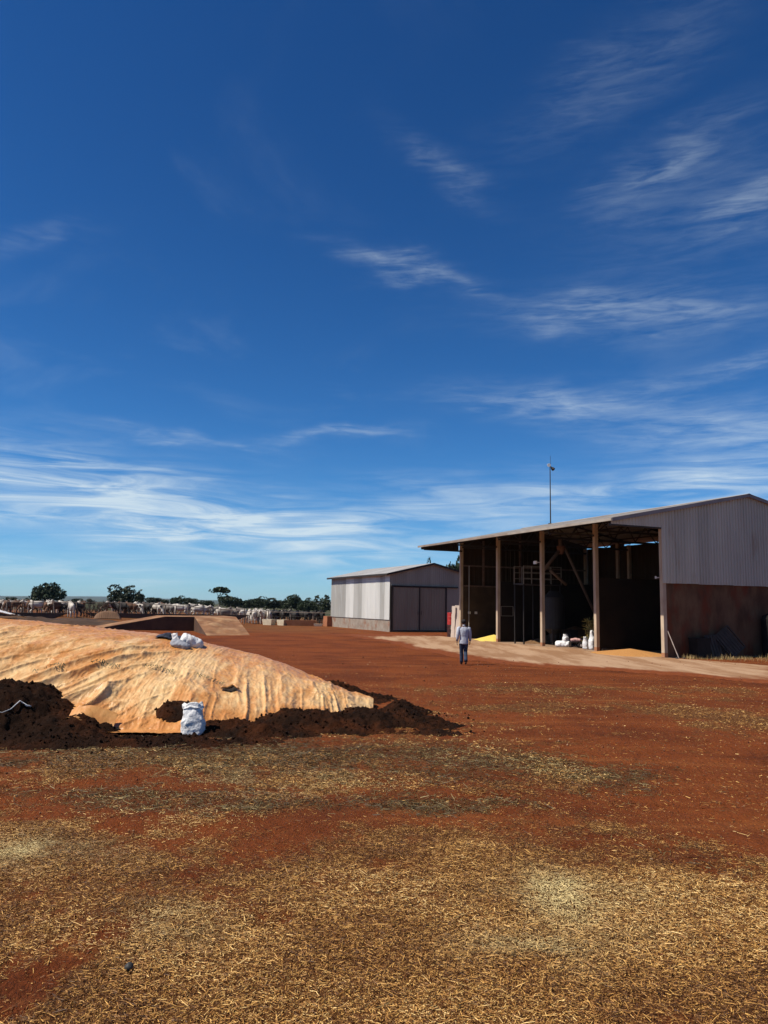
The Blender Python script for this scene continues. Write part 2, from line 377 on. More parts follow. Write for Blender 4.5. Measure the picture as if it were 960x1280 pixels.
GROUND = build_ground()

def straw_mesh(name, n, ylo, yhi, xhalf, L, W, thr, kindmat, lift=.006, power=1.0, darkmode=False, tuft=False, bent=True, base=.03):
    """litter of single straws: one bent quad strip each, lying on the ground"""
    k = int(n * 3.2)
    y = ylo + (yhi - ylo) * RNG.random(k) ** power
    x = (RNG.random(k) * 2 - 1) * (xhalf[0] + (y - ylo) / (yhi - ylo) * (xhalf[1] - xhalf[0]))
    st, dk = covers(x, y)
    pr = np.clip((st - thr) * 1.25, 0, 1) ** 1.5 + base
    if darkmode: pr = np.clip((dk - .15) * 1.2, 0, 1) ** 1.3
    keep = np.nonzero(RNG.random(k) < pr)[0][:n]
    x, y, st = x[keep], y[keep], st[keep]; n = len(x)
    a = RNG.random(n) * 2 * np.pi; l = L * (.25 + RNG.random(n) ** 3 * 2.2); wd = W * (.6 + .8 * RNG.random(n))
    tilt = (RNG.random(n) - .3) * (.5 if not tuft else 1.2)
    z = ground_z(x, y) + lift + .02 * RNG.random(n) * st
    dx, dy = np.cos(a), np.sin(a)
    roll = RNG.random(n) * 2 - 1
    px, py, pz = -dy * np.cos(roll), dx * np.cos(roll), np.sin(roll)
    C = np.stack([x, y, z], 1); D = np.stack([dx * np.cos(tilt), dy * np.cos(tilt), np.sin(tilt)], 1) * (l / 2)[:, None]
    Pp = np.stack([px, py, pz], 1) * (wd / 2)[:, None]
    bend = np.zeros_like(C); bend[:, 2] = l * .05 * (RNG.random(n) - .2); bend[:, 0] = l * .06 * (RNG.random(n) - .5)
    seg = 6 if bent else 4
    V = (np.stack([C - D - Pp * .6, C - D + Pp * .6, C + bend + Pp, C + bend - Pp, C + D - Pp * .5, C + D + Pp * .5], 1) if bent else np.stack([C - D - Pp, C - D + Pp, C + D + Pp * .7, C + D - Pp * .7], 1)).reshape(-1, 3)
    lowest = V[:, 2].reshape(-1, seg).min(1); up = np.maximum(0, (ground_z(x, y) + .001) - lowest) * .8
    V[:, 2] += np.repeat(up, seg)
    i = np.arange(n)[:, None] * seg
    F = np.concatenate([i + [0, 1, 2, 3], i + [3, 2, 5, 4]], 0) if bent else i + [0, 1, 2, 3]
    me = fast_mesh(name, V, F, False)
    rv = np.clip(RNG.random(n) * .7 + .3 * np.clip(fbm(x, y, 1.1, 3, 70) * .9 + .5, 0, 1), 0, 1)
    pale = np.clip(.95 * np.exp(-((x - 1.53) / .55) ** 2 - ((y - 6.22) / .5) ** 2) + .6 * np.exp(-((x - 1) / .45) ** 2 - ((y - 5.3) / .3) ** 2) + .8 * np.exp(-((x + 3.04) / .6) ** 2 - ((y - 7.07) / .4) ** 2) + .7 * np.exp(-((x + 1.36) / .35) ** 2 - ((y - 5.6) / .3) ** 2) + .5 * np.exp(-((x + 1.4) / 1.2) ** 2 - ((y - 10) / .7) ** 2), 0, 1)
    pale = np.clip(pale * (.55 + 1.1 * fbm(x, y, 2.2, 4, 72)) * 1.2, 0, 1)
    attr(me, 'tone', np.repeat(rv ** 1.25, seg)); attr(me, 'pale', np.repeat(pale, seg))
    o = link(name, me, kindmat); return o
def strawmat(name, stops, pale):
    m = bpy.data.materials.new(name); m.use_nodes = True; b = NB(m.node_tree); p = m.node_tree.nodes['Principled BSDF']
    t = b.n('ShaderNodeAttribute', attribute_name='tone').outputs['Fac']
    r = b.n('ShaderNodeValToRGB'); b.put(r.inputs[0], t)
    e = r.color_ramp.elements
    while len(e) < len(stops): e.new(.5)
    for q, (pos, c) in zip(e, stops): q.position = pos; q.color = (*c, 1)
    pl = b.n('ShaderNodeAttribute', attribute_name='pale').outputs['Fac']
    hs = b.mix(b.m('MULTIPLY', pl, .75), r.outputs[0], pale)
    b.put(p.inputs['Base Color'], hs); p.inputs['Roughness'].default_value = .6; p.inputs['Specular IOR Level'].default_value = .3
    return m
SM = strawmat('dry_straw', [(0, (.030, .011, .004)), (.25, (.10, .038, .008)), (.50, (.34, .155, .036)), (.75, (.62, .345, .092)), (1.0, (.95, .70, .31))], (.66, .54, .25))
SM2 = strawmat('grey_dry_grass', [(0, (.030, .020, .008)), (.4, (.085, .058, .02)), (.75, (.17, .125, .045)), (1, (.36, .26, .10))], (.2, .18, .09))
tag(straw_mesh('straw_litter', 420000, 3.9, 11.5, (3.3, 6.8), .020, .0034, .0, SM, bent=False), 'golden broken straw scattered thickly over the near red earth', 'straw', kind='stuff')
tag(straw_mesh('straw_litter', 22000, 3.9, 9.0, (3.3, 5.7), .050, .0036, .10, SM), 'long loose straws lying over the near straw litter', 'straw', kind='stuff')
tag(straw_mesh('straw_litter', 130000, 9.0, 26, (5.4, 14.0), .030, .0060, .04, SM, power=1.35, bent=False, base=.035), 'thin golden straw scattered over the red yard behind', 'straw', kind='stuff')
tag(straw_mesh('withered_grass', 70000, 4.2, 13.5, (3.2, 7.2), .055, .006, 0, SM2, darkmode=True, bent=False), 'grey trampled dead grass in dark bands on the yard', 'dead grass', kind='stuff')

def pebbles():
    ic = bmesh.new(); bmesh.ops.create_icosphere(ic, subdivisions=1, radius=1); iv = np.array([v.co[:] for v in ic.verts]); itf = np.array([[v.index for v in f.verts] for f in ic.faces]); ic.free()
    n = 6000; y = 4.2 + 30 * RNG.random(n) ** 1.3; x = (RNG.random(n) * 2 - 1) * (1.5 + y * .55)
    ok = (fbm(x, y, .7, 3, 66) > -.1); x, y = x[ok], y[ok]; n = len(x); r = (.003 + .012 * RNG.random(n) ** 3) * (.7 + y / 22)
    V = iv[None] * (1 + .5 * (RNG.random((n, 1, 3)) - .5)) * ((1 + .4 * (RNG.random((n, len(iv))) - .5)) * r[:, None])[..., None] + np.stack([x, y, ground_z(x, y) + r * .4], 1)[:, None]
    F = itf[None] + (np.arange(n) * len(iv))[:, None, None]
    tag(link('pebbles', fast_mesh('pebbles', V.reshape(-1, 3), F.reshape(-1, 3), False), pm('red_pebble', (.15, .042, .014), (.07, .02, .008), 9, .95, c3=(.32, .2, .11), s3=6, t3=(.55, .6))), 'small clods and pebbles strewn over the red yard', 'pebbles', kind='stuff')
pebbles()
# pale compacted concrete yard in front of the shed
def build_apron():
    # outline: along the shed front, and the ragged outer edge towards the camera
    outer = [(-4.6, 57.8), (-2.11, 54.96), (-.36, 49.36), (1.2, 43.3), (2.6, 36.5), (4.3, 31.4), (6.17, 29.2), (8.31, 28.0), (9.87, 26.9), (11.29, 25.3), (12.17, 23.8), (15.5, 20.5)]
    phi = .409; d = np.array([-math.sin(phi), math.cos(phi)]); g = np.array([math.cos(phi), math.sin(phi)]); c = np.array([13.351, 36.726])
    inner = [tuple(c + d * s + g * t) for s, t in [(28, -.6), (24, .3), (21.5, .3), (17, .25), (13, .25), (9, .25), (5, .25), (1, .25), (-.8, .1), (-3.0, .5), (-6, 1.2), (-11, 2.8)]]
    n = 240; m = 70
    def samp(pl, n):
        pl = np.array(pl); t = np.linspace(0, len(pl) - 1, n); i = np.minimum(t.astype(int), len(pl) - 2); f = (t - i)[:, None]
        return pl[i] * (1 - f) + pl[i + 1] * f
    A = samp(outer, n); B = samp(inner, n)
    V = []; E = []
    u = np.linspace(0, 1, m)
    for i in range(n):
        jag = .9 * fbm(np.array([A[i, 0]]), np.array([A[i, 1]]), .6, 4, 61)[0]
        a = A[i] + np.array([-.5, -.8]) * jag
        P = a[None] * (1 - u[:, None]) + B[i][None] * u[:, None]
        V.append(np.c_[P, ground_z(P[:, 0], P[:, 1]) + .004 + .016 * sst(u, 0, .1)]); 
        endf = min(1, i / 50.) * min(1, (n - 1 - i) / 60.)
        E.append(np.minimum(sst(u, 0, .30), sst(np.full(m, endf), 0, 1)))
    V = np.concatenate(V); E = np.concatenate(E)
    me = fast_mesh('concrete_yard', V, grid_faces(m, n)); attr(me, 'wear', E)
    mt = bpy.data.materials.new('dusty_concrete_yard'); mt.use_nodes = True; b = NB(mt.node_tree); p = mt.node_tree.nodes['Principled BSDF']
    co = b.n('ShaderNodeTexCoord').outputs['Object']; e = b.n('ShaderNodeAttribute', attribute_name='wear').outputs['Fac']
    n1 = b.noise(b.mapping(co, rot=(0, 0, -.41), scale=(1.0, .18, 1)), .9, 6, .62); n2 = b.noise(co, 5, 6, .65); n3 = b.noise(co, 60, 4, .7)
    red = b.mix(b.ss(n2, .35, .7), (.125, .030, .007), (.200, .052, .012))
    pale = b.mix(b.ss(n1, .38, .62), (.25, .135, .068), (.37, .235, .140))
    pale = b.mix(b.m('MULTIPLY', b.ss(n2, .5, .75), .4), pale, (.17, .07, .03))
    pale = b.mix(b.m('MULTIPLY', b.ss(n3, .55, .8), .3), pale, (.12, .06, .03))
    f = b.ss(b.m('ADD', e, b.m('MULTIPLY', b.m('SUBTRACT', n1, .5), 1.1)), .22, .62)
    b.put(p.inputs['Base Color'], b.mix(f, red, pale)); p.inputs['Roughness'].default_value = .92; p.inputs['Specular IOR Level'].default_value = .15
    bn = b.n('ShaderNodeBump'); bn.inputs['Strength'].default_value = .4; bn.inputs['Distance'].default_value = .015
    b.put(bn.inputs['Height'], b.noise(co, 14, 6, .7)); b.put(p.inputs['Normal'], bn.outputs[0])
    tag(link('concrete_yard', me, mt), kind='structure')
build_apron()

# ------------------------------------------------------------------ covered heap with its tarpaulin
def lerp(x, xp, fp): return np.interp(x, xp, fp)
CX = [-16, -9, -7.1, -5.25, -4.3, -2.4, -1.45, -.65, -.1]
def tarp_front(x): return lerp(x, [-16, -9, -5, -3.4, -2.5, -1.3, -.1], [13.6, 13.3, 13.25, 13.4, 14.1, 15.2, 16.9])
def tarp_crest(x): return lerp(x, [-16, -3, -.3], [18.2, 18.0, 17.3])
def tarp_back(x): return lerp(x, [-16, -6, -3, -.3], [24, 23.5, 20.5, 17.6])
def tarp_h(x): return lerp(x, CX, [1.95, 1.78, 1.64, 1.48, 1.31, .93, .58, .32, .14])
def tarp_z(x, y):
    """height of the heap under the sheet, without wrinkles"""
    yf, yc, yb = tarp_front(x), tarp_crest(x), tarp_back(x)
    v = np.where(y < yc, (y - yf) / (yc - yf), (yb - y) / (yb - yc))
    vv = np.clip(v, 0, 1)
    sh = np.sin(np.pi / 2 * vv) ** .85
    h = tarp_h(x) * sh + .05 * fbm(x, y, .5, 3, 41) * np.clip(vv * 4, 0, 1)
    return np.where(v < 0, v * .4, h)
def tarp_wrinkle(x, y):
    v = (y - tarp_front(x)) / (tarp_crest(x) - tarp_front(x))
    left = sst(-x, 3.4, 5.0); right = 1 - left
    wx = x + .09 * fbm(x, y, .8, 3, 22); wy = y + .09 * fbm(x, y, .8, 3, 23)
    # slack diagonal folds on the left half, pulled towards the toe
    a = wx * .80 - wy * .60; c = wx * .60 + wy * .80
    f1 = ridged(a, c * .09, 1.9, 1, 21) ** 9 + .45 * ridged(a, c * .14, 5.5, 1, 26) ** 5
    w = .15 * left * f1 * (.15 + .85 * sst(v, .95, .3))
    # pleats running down the slope on the right half, gathered at the hem
    q = wx + .16 * (y - 15.5) * (1 + .25 * (x + 2.2))
    f2 = ridged(q, wy * .05, 3.2, 1, 25) ** 5 + .6 * ridged(q, wy * .08, 8.0, 1, 31) ** 3
    w = w + .065 * right * f2 * sst(v, 1.0, .12) * sst(-x, -.1, .8)
    # crumpled end
    w = w + .10 * ridged(wx, wy, 2.4, 3, 27) ** 2 * sst(x, -2.4, -.8)
    # fine creases all over, running with the pull of the sheet
    A = a * left + q * right; Cc = c * left + wy * right
    k1 = ridged(A, Cc * .22, 3.4, 2, 28) ** 4
    k2 = ridged(A + .12 * Cc, Cc * .30, 7.5, 2, 32) ** 3
    k3 = ridged(wx * .5 + wy * .3, wy * 1.0, 3.6, 2, 38) ** 5
    w = w + .022 * k1 + .013 * k2 + .012 * k3 + .004 * fbm(x, y, 13, 2, 29)
    w = w + .04 * fbm(x * .5, y * .7, 1.2, 3, 30)
    return w - .05
def build_heap():
    nf, nb = 270, 40
    xs = np.concatenate([np.linspace(-16, -10.6, 60)[:-1], np.linspace(-10.6, -.16, 580)]); nx = len(xs)
    vs = np.concatenate([np.linspace(-.045, 1, nf), 1 + np.linspace(0, 1, nb + 1)[1:]])
    X, Vv = np.meshgrid(xs, vs); X = X.ravel(); Vv = Vv.ravel()
    ragged = .34 * fbm(X, X * 0 + 3, 1.3, 5, 44, .6)
    yf, yc, yb = tarp_front(X) + ragged, tarp_crest(X), tarp_back(X)
    Y = np.where(Vv <= 1, yf + (yc - yf) * Vv, yc + (yb - yc) * (Vv - 1))
    Z = tarp_z(X, Y) + tarp_wrinkle(X, Y)
    Z = np.maximum(Z, .03 + .02 * ridged(X, Y, 3, 2, 45))
    me = fast_mesh('tarpaulin', np.stack([X, Y, Z], 1), grid_faces(nx, len(vs)))
    attr(me, 'run', np.clip(Vv, 0, 2))
    m = bpy.data.materials.new('dusty_tarpaulin'); m.use_nodes = True; b = NB(m.node_tree); p = m.node_tree.nodes['Principled BSDF']
    co = b.n('ShaderNodeTexCoord').outputs['Object']; run = b.n('ShaderNodeAttribute', attribute_name='run').outputs['Fac']
    n1 = b.noise(b.mapping(co, scale=(1, .55, 1)), .9, 7, .62, .4); n2 = b.noise(co, 6, 7, .66); n3 = b.noise(b.mapping(co, rot=(0, 0, .6), scale=(3, .5, 1)), 2.2, 6, .6)
    base = b.mix(b.ss(n2, .3, .7), (.60, .37, .155), (.73, .50, .25))
    dust = b.mix(b.ss(n2, .35, .65), (.46, .185, .048), (.54, .25, .075))
    # red dust has settled on the flat crown and along the lowest hem
    k = b.m('ADD', b.m('MULTIPLY', b.ss(run, .62, 1.02), .34), b.m('MULTIPLY', b.ss(run, .20, .02), .42))
    n4 = b.noise(b.mapping(co, rot=(0, 0, -.45), scale=(2.0, .22, 1)), 1.3, 5, .6, .5)
    k = b.m('ADD', k, b.m('MULTIPLY', b.m('SUBTRACT', n4, .5), 1.1))
    f = b.ss(b.m('ADD', k, b.m('ADD', b.m('MULTIPLY', n1, 1.1), b.m('MULTIPLY', n3, .45))), .55, 1.05)
    col = b.mix(f, base, dust)
    col = b.mix(b.m('MULTIPLY', b.ss(b.noise(co, 2.3, 8, .7), .62, .72), .45), col, (.30, .14, .06))
    b.put(p.inputs['Base Color'], col); p.inputs['Roughness'].default_value = .36; p.inputs['Specular IOR Level'].default_value = .5
    vo = b.n('ShaderNodeTexVoronoi', feature='SMOOTH_F1'); b.put(vo.inputs['Vector'], b.mapping(b.n('ShaderNodeVectorMath', operation='ADD').outputs[0], scale=(1, 1, 1))); vo.inputs['Scale'].default_value = 5.5; vo.inputs['Smoothness'].default_value = .25
    va = vo.inputs['Vector'].links[0].from_node.inputs[0].links[0].from_node; wn = b.n('ShaderNodeTexNoise'); b.put(wn.inputs['Vector'], co); wn.inputs['Scale'].default_value = 2.0
    b.put(va.inputs[0], b.mapping(co, rot=(0, 0, -.35), scale=(1.5, .5, 1))); b.put(va.inputs[1], wn.outputs['Color'])
    bn = b.n('ShaderNodeBump'); bn.inputs['Strength'].default_value = .6; bn.inputs['Distance'].default_value = .03
    b.put(bn.inputs['Height'], b.m('ADD', b.noise(b.mapping(co, rot=(0, 0, -.35), scale=(1.3, .5, 1)), 7, 6, .6, 1.0), b.m('ADD', b.m('MULTIPLY', b.noise(co, 22, 4, .6), .35), b.m('MULTIPLY', vo.outputs['Distance'], .9)))); b.put(p.inputs['Normal'], bn.outputs[0])
    root = empty('covered_heap', (-6, 17, 0))
    tag(root, 'long heap under a wrinkled cream and orange dusty plastic tarpaulin', 'tarp heap')
    o = link('tarpaulin', me, m, root); o.location = (6, -17, 0)
    # the maker's print repeated along the sheet
    ink = pm('faded_green_print', (.022, .045, .022), (.05, .075, .035), 14, .6)
    for cx, cy, ry in [(-6.31, 14.81, .10), (-5.33, 15.08, .04), (-4.36, 15.32, .08), (-3.36, 15.33, -.12)]:
        cu = bpy.data.curves.new('print', 'FONT'); cu.body = 'NORTENE'; cu.size = .125; cu.align_x = 'CENTER'; cu.resolution_u = 2; cu.space_character = 1.15
        t = bpy.data.objects.new('tmp', cu); COL.objects.link(t)
        dg = bpy.context.evaluated_depsgraph_get(); tm = bpy.data.meshes.new_from_object(t.evaluated_get(dg))
        bpy.data.objects.remove(t)
        bm = bmesh.new(); bm.from_mesh(tm)
        bmesh.ops.subdivide_edges(bm, edges=[e for e in bm.edges if e.calc_length() > .05], cuts=1)
        bm.to_mesh(tm); bm.free()
        co_ = np.zeros(len(tm.vertices) * 3); tm.vertices.foreach_get('co', co_); co_ = co_.reshape(-1, 3)
        lx, ly = co_[:, 0] * .92, co_[:, 1] * 1.25
        wx = cx + lx * math.cos(ry) - ly * math.sin(ry); wy = cy + lx * math.sin(ry) + ly * math.cos(ry)
        wz = np.max([tarp_z(wx, wy + e) + tarp_wrinkle(wx + q, wy + e) for q in (-.06, -.03, 0, .03, .06) for e in (-.04, 0, .04)], 0) + .030
        tm.vertices.foreach_set('co', np.stack([wx, wy, wz], 1).astype(np.float32).ravel()); tm.update()
        po = link('print', tm, ink, root); po.location = (6, -17, 0); po['label'] = 'faded dark green lettering printed on the tarpaulin'
    # a torn slit where the dark feed shows
    mb = MB(); N = 14
    cx, cy = -2.92, 15.15
    up = []; dn = []
    for i in range(N + 1):
        u = i / N * 2 - 1; ww = .075 * (1 - abs(u)) ** .8 * (1 + .5 * math.sin(u * 5))
        for s_, l in ((1, up), (-1, dn)):
            x = cx + .17 * u; y = cy + .05 * u + s_ * ww * (1.5 if s_ > 0 else .8)
            l.append((x, y, float(tarp_z(np.array([x]), np.array([y]))[0] + tarp_wrinkle(np.array([x]), np.array([y]))[0]) + .03))
    mb.add(up + dn, [(i, i + 1, N + 2 + i, N + 1 + i) for i in range(N)])
    sl = mb.build('tear', pm('dark_feed', (.012, .009, .007), (.03, .018, .012), 20, .95), root); sl.location = (6, -17, 0)
    sl['label'] = 'dark torn slit in the tarpaulin'
    # rolled plastic lip above the tear
    mb = MB(); mb.tube([(q[0], q[1] + .015, q[2] + .02) for q in up], [.012 + .02 * math.sin(i / N * math.pi) for i in range(N + 1)], 6)
    lp = mb.build('torn_lip', m, root, True); lp.location = (6, -17, 0)
    return root
build_heap()

# ------------------------------------------------------------------ dark soil thrown along the hem of the sheet
def soil_z(x, y):
    yf = tarp_front(x)
    b = lambda cx, cy, rx, ry, h: h * np.exp(-(((x - cx) / rx) ** 2 + ((y - cy) / ry) ** 2) ** 1.15)
    z = b(-6.35, 13.75, 1.15, .95, .80)
    z = np.maximum(z, b(-7.9, 13.3, 1.5, 1.0, .62)); z = np.maximum(z, b(-9.8, 13.2, 1.6, 1.1, .55))
    z = np.maximum(z, b(-5.35, 13.2, .75, .75, .42))
    z = np.maximum(z, b(-3.9, 12.55, 1.9, .42, .13)); z = np.maximum(z, b(-6.5, 12.5, 3.5, .6, .20))
    z = np.maximum(z, b(-2.2, 13.55, 1.0, .55, .27)); z = np.maximum(z, b(-1.3, 14.5, 1.0, .75, .36)); z = np.maximum(z, b(-.35, 14.85, .95, .75, .34))
    z = np.maximum(z, b(.36, 15.45, .42, .65, .42)); z = np.maximum(z, b(.72, 14.75, .62, .55, .17)); z = np.maximum(z, b(.45, 16.4, .5, .6, .26))
    z = np.maximum(z, b(-1.2, 18.7, 1.1, .8, .34)); z = np.maximum(z, b(-2.4, 19.8, 1.2, .8, .5))
    z = np.maximum(z, b(-.4, 14.0, 1.9, .5, .10))
    n = .11 * fbm(x, y, 1.9, 4, 51) + .045 * fbm(x, y, 5.0, 4, 52, .6) + .055 * fbm(x, y, 14, 3, 53, .7)
    z = z * (1 + .25 * fbm(x, y, .9, 2, 54)) + n * sst(z, -.03, .08) - .05
    # a shovelful lying on the sheet beside the white sack
    pt = np.exp(-(((x + 3.62) / .36) ** 2 + ((y - 13.95) / .30) ** 2) ** 2)
    tz = tarp_z(x, y) + tarp_wrinkle(x, y)
    z = np.where(pt > .25, np.maximum(z, tz - .05 + .16 * pt + .05 * fbm(x, y, 6, 3, 58)), z)
    return z
def build_soil():
    st = .026
    xs = np.arange(-10.6, 2.0, st); ys = np.arange(11.4, 20.6, st)
    X, Y = np.meshgrid(xs, ys); sh = X.shape; X = X.ravel(); Y = Y.ravel()
    gz = ground_z(X, Y); Z = soil_z(X, Y) + gz
    tz = np.where(X < -.3, tarp_z(X, Y), -1)
    vis = (Z > gz - .02) & (Z > tz - .16)
    F = grid_faces(len(xs), len(ys)); F = F[vis[F].all(1)]
    used = np.unique(F); mp = -np.ones(len(X), int); mp[used] = np.arange(len(used))
    me = fast_mesh('soil_bank', np.stack([X, Y, Z], 1)[used], mp[F], True)
    m = pm('dark_soil', (.021, .0086, .0040), (.012, .0056, .0030), 3.0, .97, 1.0, 45, c3=(.050, .0155, .0052), s3=1.4, t3=(.45, .70), spec=.08, bdist=.04)
    root = link('soil_bank', me, m)
    tag(root, 'dark crumbly soil banked along the hem of the orange tarpaulin', 'soil bank')
    # clods
    ic = bmesh.new(); bmesh.ops.create_icosphere(ic, subdivisions=1, radius=1); iv = np.array([v.co[:] for v in ic.verts]); itf = np.array([[v.index for v in f.verts] for f in ic.faces]); ic.free()
    n = 6000; x = RNG.uniform(-10.5, 1.9, n * 4); y = RNG.uniform(11.5, 20, n * 4)
    zz = soil_z(x, y); tt = np.where(x < -.3, tarp_z(x, y), -1)
    pr = .7 * sst(zz, -.03, .12) + .22 * np.exp(-((y - tarp_front(x) + 1.2) / .9) ** 2) * (y < tarp_front(x) + .3)
    ok = np.nonzero((RNG.random(len(x)) < pr) & (zz > tt - .05))[0][:n]
    x, y = x[ok], y[ok]; z = np.maximum(soil_z(x, y), 0) + ground_z(x, y)
    r = .006 + .024 * RNG.random(len(x)) ** 4
    jit = 1 + .45 * (RNG.random((len(x), len(iv))) - .5)
    sc = 1 + .5 * (RNG.random((len(x), 1, 3)) - .5)
    V = iv[None] * sc * (jit * r[:, None])[..., None] + np.stack([x, y, z + r * .35], 1)[:, None]
    F = itf[None] + (np.arange(len(x)) * len(iv))[:, None, None]
    c = link('clods', fast_mesh('clods', V.reshape(-1, 3), F.reshape(-1, 3), False), m, root); c['kind'] = 'stuff'
build_soil()
def surf(x, y):
    x = np.array([float(x)]); y = np.array([float(y)])
    z = max(ground_z(x, y)[0], (soil_z(x, y) + ground_z(x, y))[0])
    if x[0] < -.3: z = max(z, (tarp_z(x, y) + tarp_wrinkle(x, y))[0])
    return float(z)

# ------------------------------------------------------------------ sacks and plastic on the heap
def sack(name, w, d, h, seed, mat, lean=0.0, fold=True, squash=0.0):
    """upright filled sack: pillow-shaped body with creases and a bunched, folded-over mouth"""
    nu, nv = 44, 34; V = []
    for j in range(nv):
        t = j / (nv - 1)
        # silhouette: wide at the base, necking in near the mouth
        k = 1.0 + .10 * math.sin(math.pi * min(1, t * 1.25)) - (.20 * sst(t, .45, .62) - .10 * sst(t, .7, .9))
        kd = (1.0 - .55 * float(sst(t, .5, 1.0)))
        base = .80 + .20 * float(sst(t, 0, .08))
        for i in range(nu):
            a = 2 * math.pi * i / nu; ca, sa = math.cos(a), math.sin(a)
            e = .62
            x = math.copysign(abs(ca) ** e, ca) * w / 2 * k * base; y = math.copysign(abs(sa) ** e, sa) * d / 2 * kd * base
            cr = .10 * float(ridged(np.array([a * 1.6 + t * 2.3 + seed]), np.array([t * 4.0 - a * .5]), 1.1, 3, seed)[0] - .5)
            cr += .035 * math.sin(t * 21 + 3 * math.sin(a * 2 + seed)) * float(sst(t, .35, .6)) * (1 if fold else .3)
            x *= 1 + cr * 1.6; y *= 1 + cr * 2.2
            z = t * h * (1 - .06 * math.sin(a * 3 + seed) * t)
            V.append((x + lean * t * t * h, y, z))
    F = [(j * nu + i, j * nu + (i + 1) % nu, (j + 1) * nu + (i + 1) % nu, (j + 1) * nu + i) for j in range(nv - 1) for i in range(nu)]
    F.append(tuple(range(nu))[::-1])
    k = len(V); V.append((lean * h, 0, h * .9))
    F += [((nv - 1) * nu + i, (nv - 1) * nu + (i + 1) % nu, k) for i in range(nu)]
    me = bpy.data.meshes.new(name); me.from_pydata(V, [], F); me.polygons.foreach_set('use_smooth', [True] * len(me.polygons)); me.update()
    o = link(name, me, mat); return o
o = sack('woven_sack', .36, .26, .54, 3, WHITE_BAG); o.location = (-3.12, 13.18, surf(-3.12, 13.05) - .05); o.rotation_euler = (R(-6), R(-3), R(12))
tag(o, 'crumpled white woven sack standing in the dark soil before the tarpaulin', 'sack')
mb = MB()
def folded_lip(parent):
    V = []; nu = 30
    for j in range(6):
        t = j / 5
        for i in range(nu):
            a = math.pi * 2 * i / nu
            r = 1 + .10 * math.sin(a * 5 + 1) + .06 * math.sin(a * 9)
            V.append((math.cos(a) * (.135 + .035 * math.sin(t * 3.1)) * r, math.sin(a) * (.07 + .03 * math.sin(t * 3.1)) * r, .45 + .09 * t - .05 * abs(math.sin(a * 2 + .5)) * t))
    F = [(j * nu + i, j * nu + (i + 1) % nu, (j + 1) * nu + (i + 1) % nu, (j + 1) * nu + i) for j in range(5) for i in range(nu)]
    m_ = MB(); m_.add(V, F); return m_.build('mouth', WHITE_BAG, parent, True)
folded_lip(o)
def lying_sack(name, L, W, H, seed, mat):
    nu, nv = 30, 26; V = []
    for j in range(nv):
        t = j / (nv - 1); k = max(.05, (1 - abs(2 * t - 1) ** 3.2)) ** .5
        for i in range(nu):
            a = 2 * math.pi * i / nu
            cr = 1 + .20 * float(fbm(np.array([a * 1.2 + seed]), np.array([t * 5.]), 1.0, 3, seed)[0]) + .22 * (float(ridged(np.array([a * 1.9 + t * 3 + seed]), np.array([t * 6 - a]), 1.0, 2, seed + 2)[0]) - .6)
            z = math.sin(a) * H / 2 * (.55 + .45 * k) * cr; z = max(z, -H * .32)
            V.append(((t - .5) * L, math.cos(a) * W / 2 * (.45 + .55 * k) * cr, z + H * .32))
    F = [(j * nu + i, j * nu + (i + 1) % nu, (j + 1) * nu + (i + 1) % nu, (j + 1) * nu + i) for j in range(nv - 1) for i in range(nu)]
    F += [tuple(range(nu))[::-1], tuple((nv - 1) * nu + i for i in range(nu))]
    me = bpy.data.meshes.new(name); me.from_pydata(V, [], F); me.polygons.foreach_set('use_smooth', [True] * len(me.polygons)); me.update()
    return link(name, me, mat)
GREYBAG = pm('grey_woven_bag', (.30, .31, .34), (.20, .21, .24), 8, .7, .4, 50)
o = lying_sack('woven_sack', .50, .40, .30, 4, WHITE_BAG); o.location = (-4.28, 17.35, surf(-4.28, 17.35) - .02); o.rotation_euler = (R(8), R(24), R(20))
tag(o, 'white crumpled sack lying on the crest of the tarpaulin heap', 'sack')
o = lying_sack('woven_sack', .42, .28, .18, 8, GREYBAG); o.location = (-4.42, 17.05, surf(-4.42, 17.05) - .01); o.rotation_euler = (R(4), R(18), R(-12))
tag(o, 'flattened grey sack tucked under the white sack on the crest', 'sack')
o = sack('woven_sack', .14, .12, .24, 6, WHITE_BAG); o.location = (-4.57, 17.35, surf(-4.57, 17.35) - .02); o.rotation_euler = (0, R(-14), .3)
tag(o, 'small white bundle leaning against the sacks on the crest', 'sack')
def crumpled_sheet(name, pts_fn, nx, ny, mat, th=.008):
    u, v = np.meshgrid(np.linspace(0, 1, nx), np.linspace(0, 1, ny)); u = u.ravel(); v = v.ravel()
    V = pts_fn(u, v); V2 = V.copy(); V2[:, 2] -= th; F = grid_faces(nx, ny)
    me = fast_mesh(name, np.concatenate([V, V2]), np.concatenate([F, F[:, ::-1] + len(V)])); return link(name, me, mat)
def black_sheet(u, v):
    x = -5.15 + u * .62; y = 17.6 + v * .5 + .1 * u
    z = tarp_z(x, y) + tarp_wrinkle(x, y) + .02 + .13 * ridged(x, y, 2.5, 3, 71) * np.sin(np.pi * np.clip(u, 0, 1)) ** .5 * (.4 + .6 * np.sin(np.pi * v))
    return np.stack([x, y, z], 1)
tag(crumpled_sheet('plastic_sheet', black_sheet, 44, 30, BLACKPL), 'crumpled black plastic sheet on top of the tarpaulin heap', 'plastic sheet')
def white_sheet(u, v):
    x = -10.1 + u * 1.25; y = 18.4 + v * .9
    z = tarp_z(x, y) + .06 + .26 * (1 - u) ** 1.2 * np.sin(np.pi * (.15 + .7 * v)) + .04 * ridged(x, y, 3, 3, 73)
    return np.stack([x, y, z], 1)
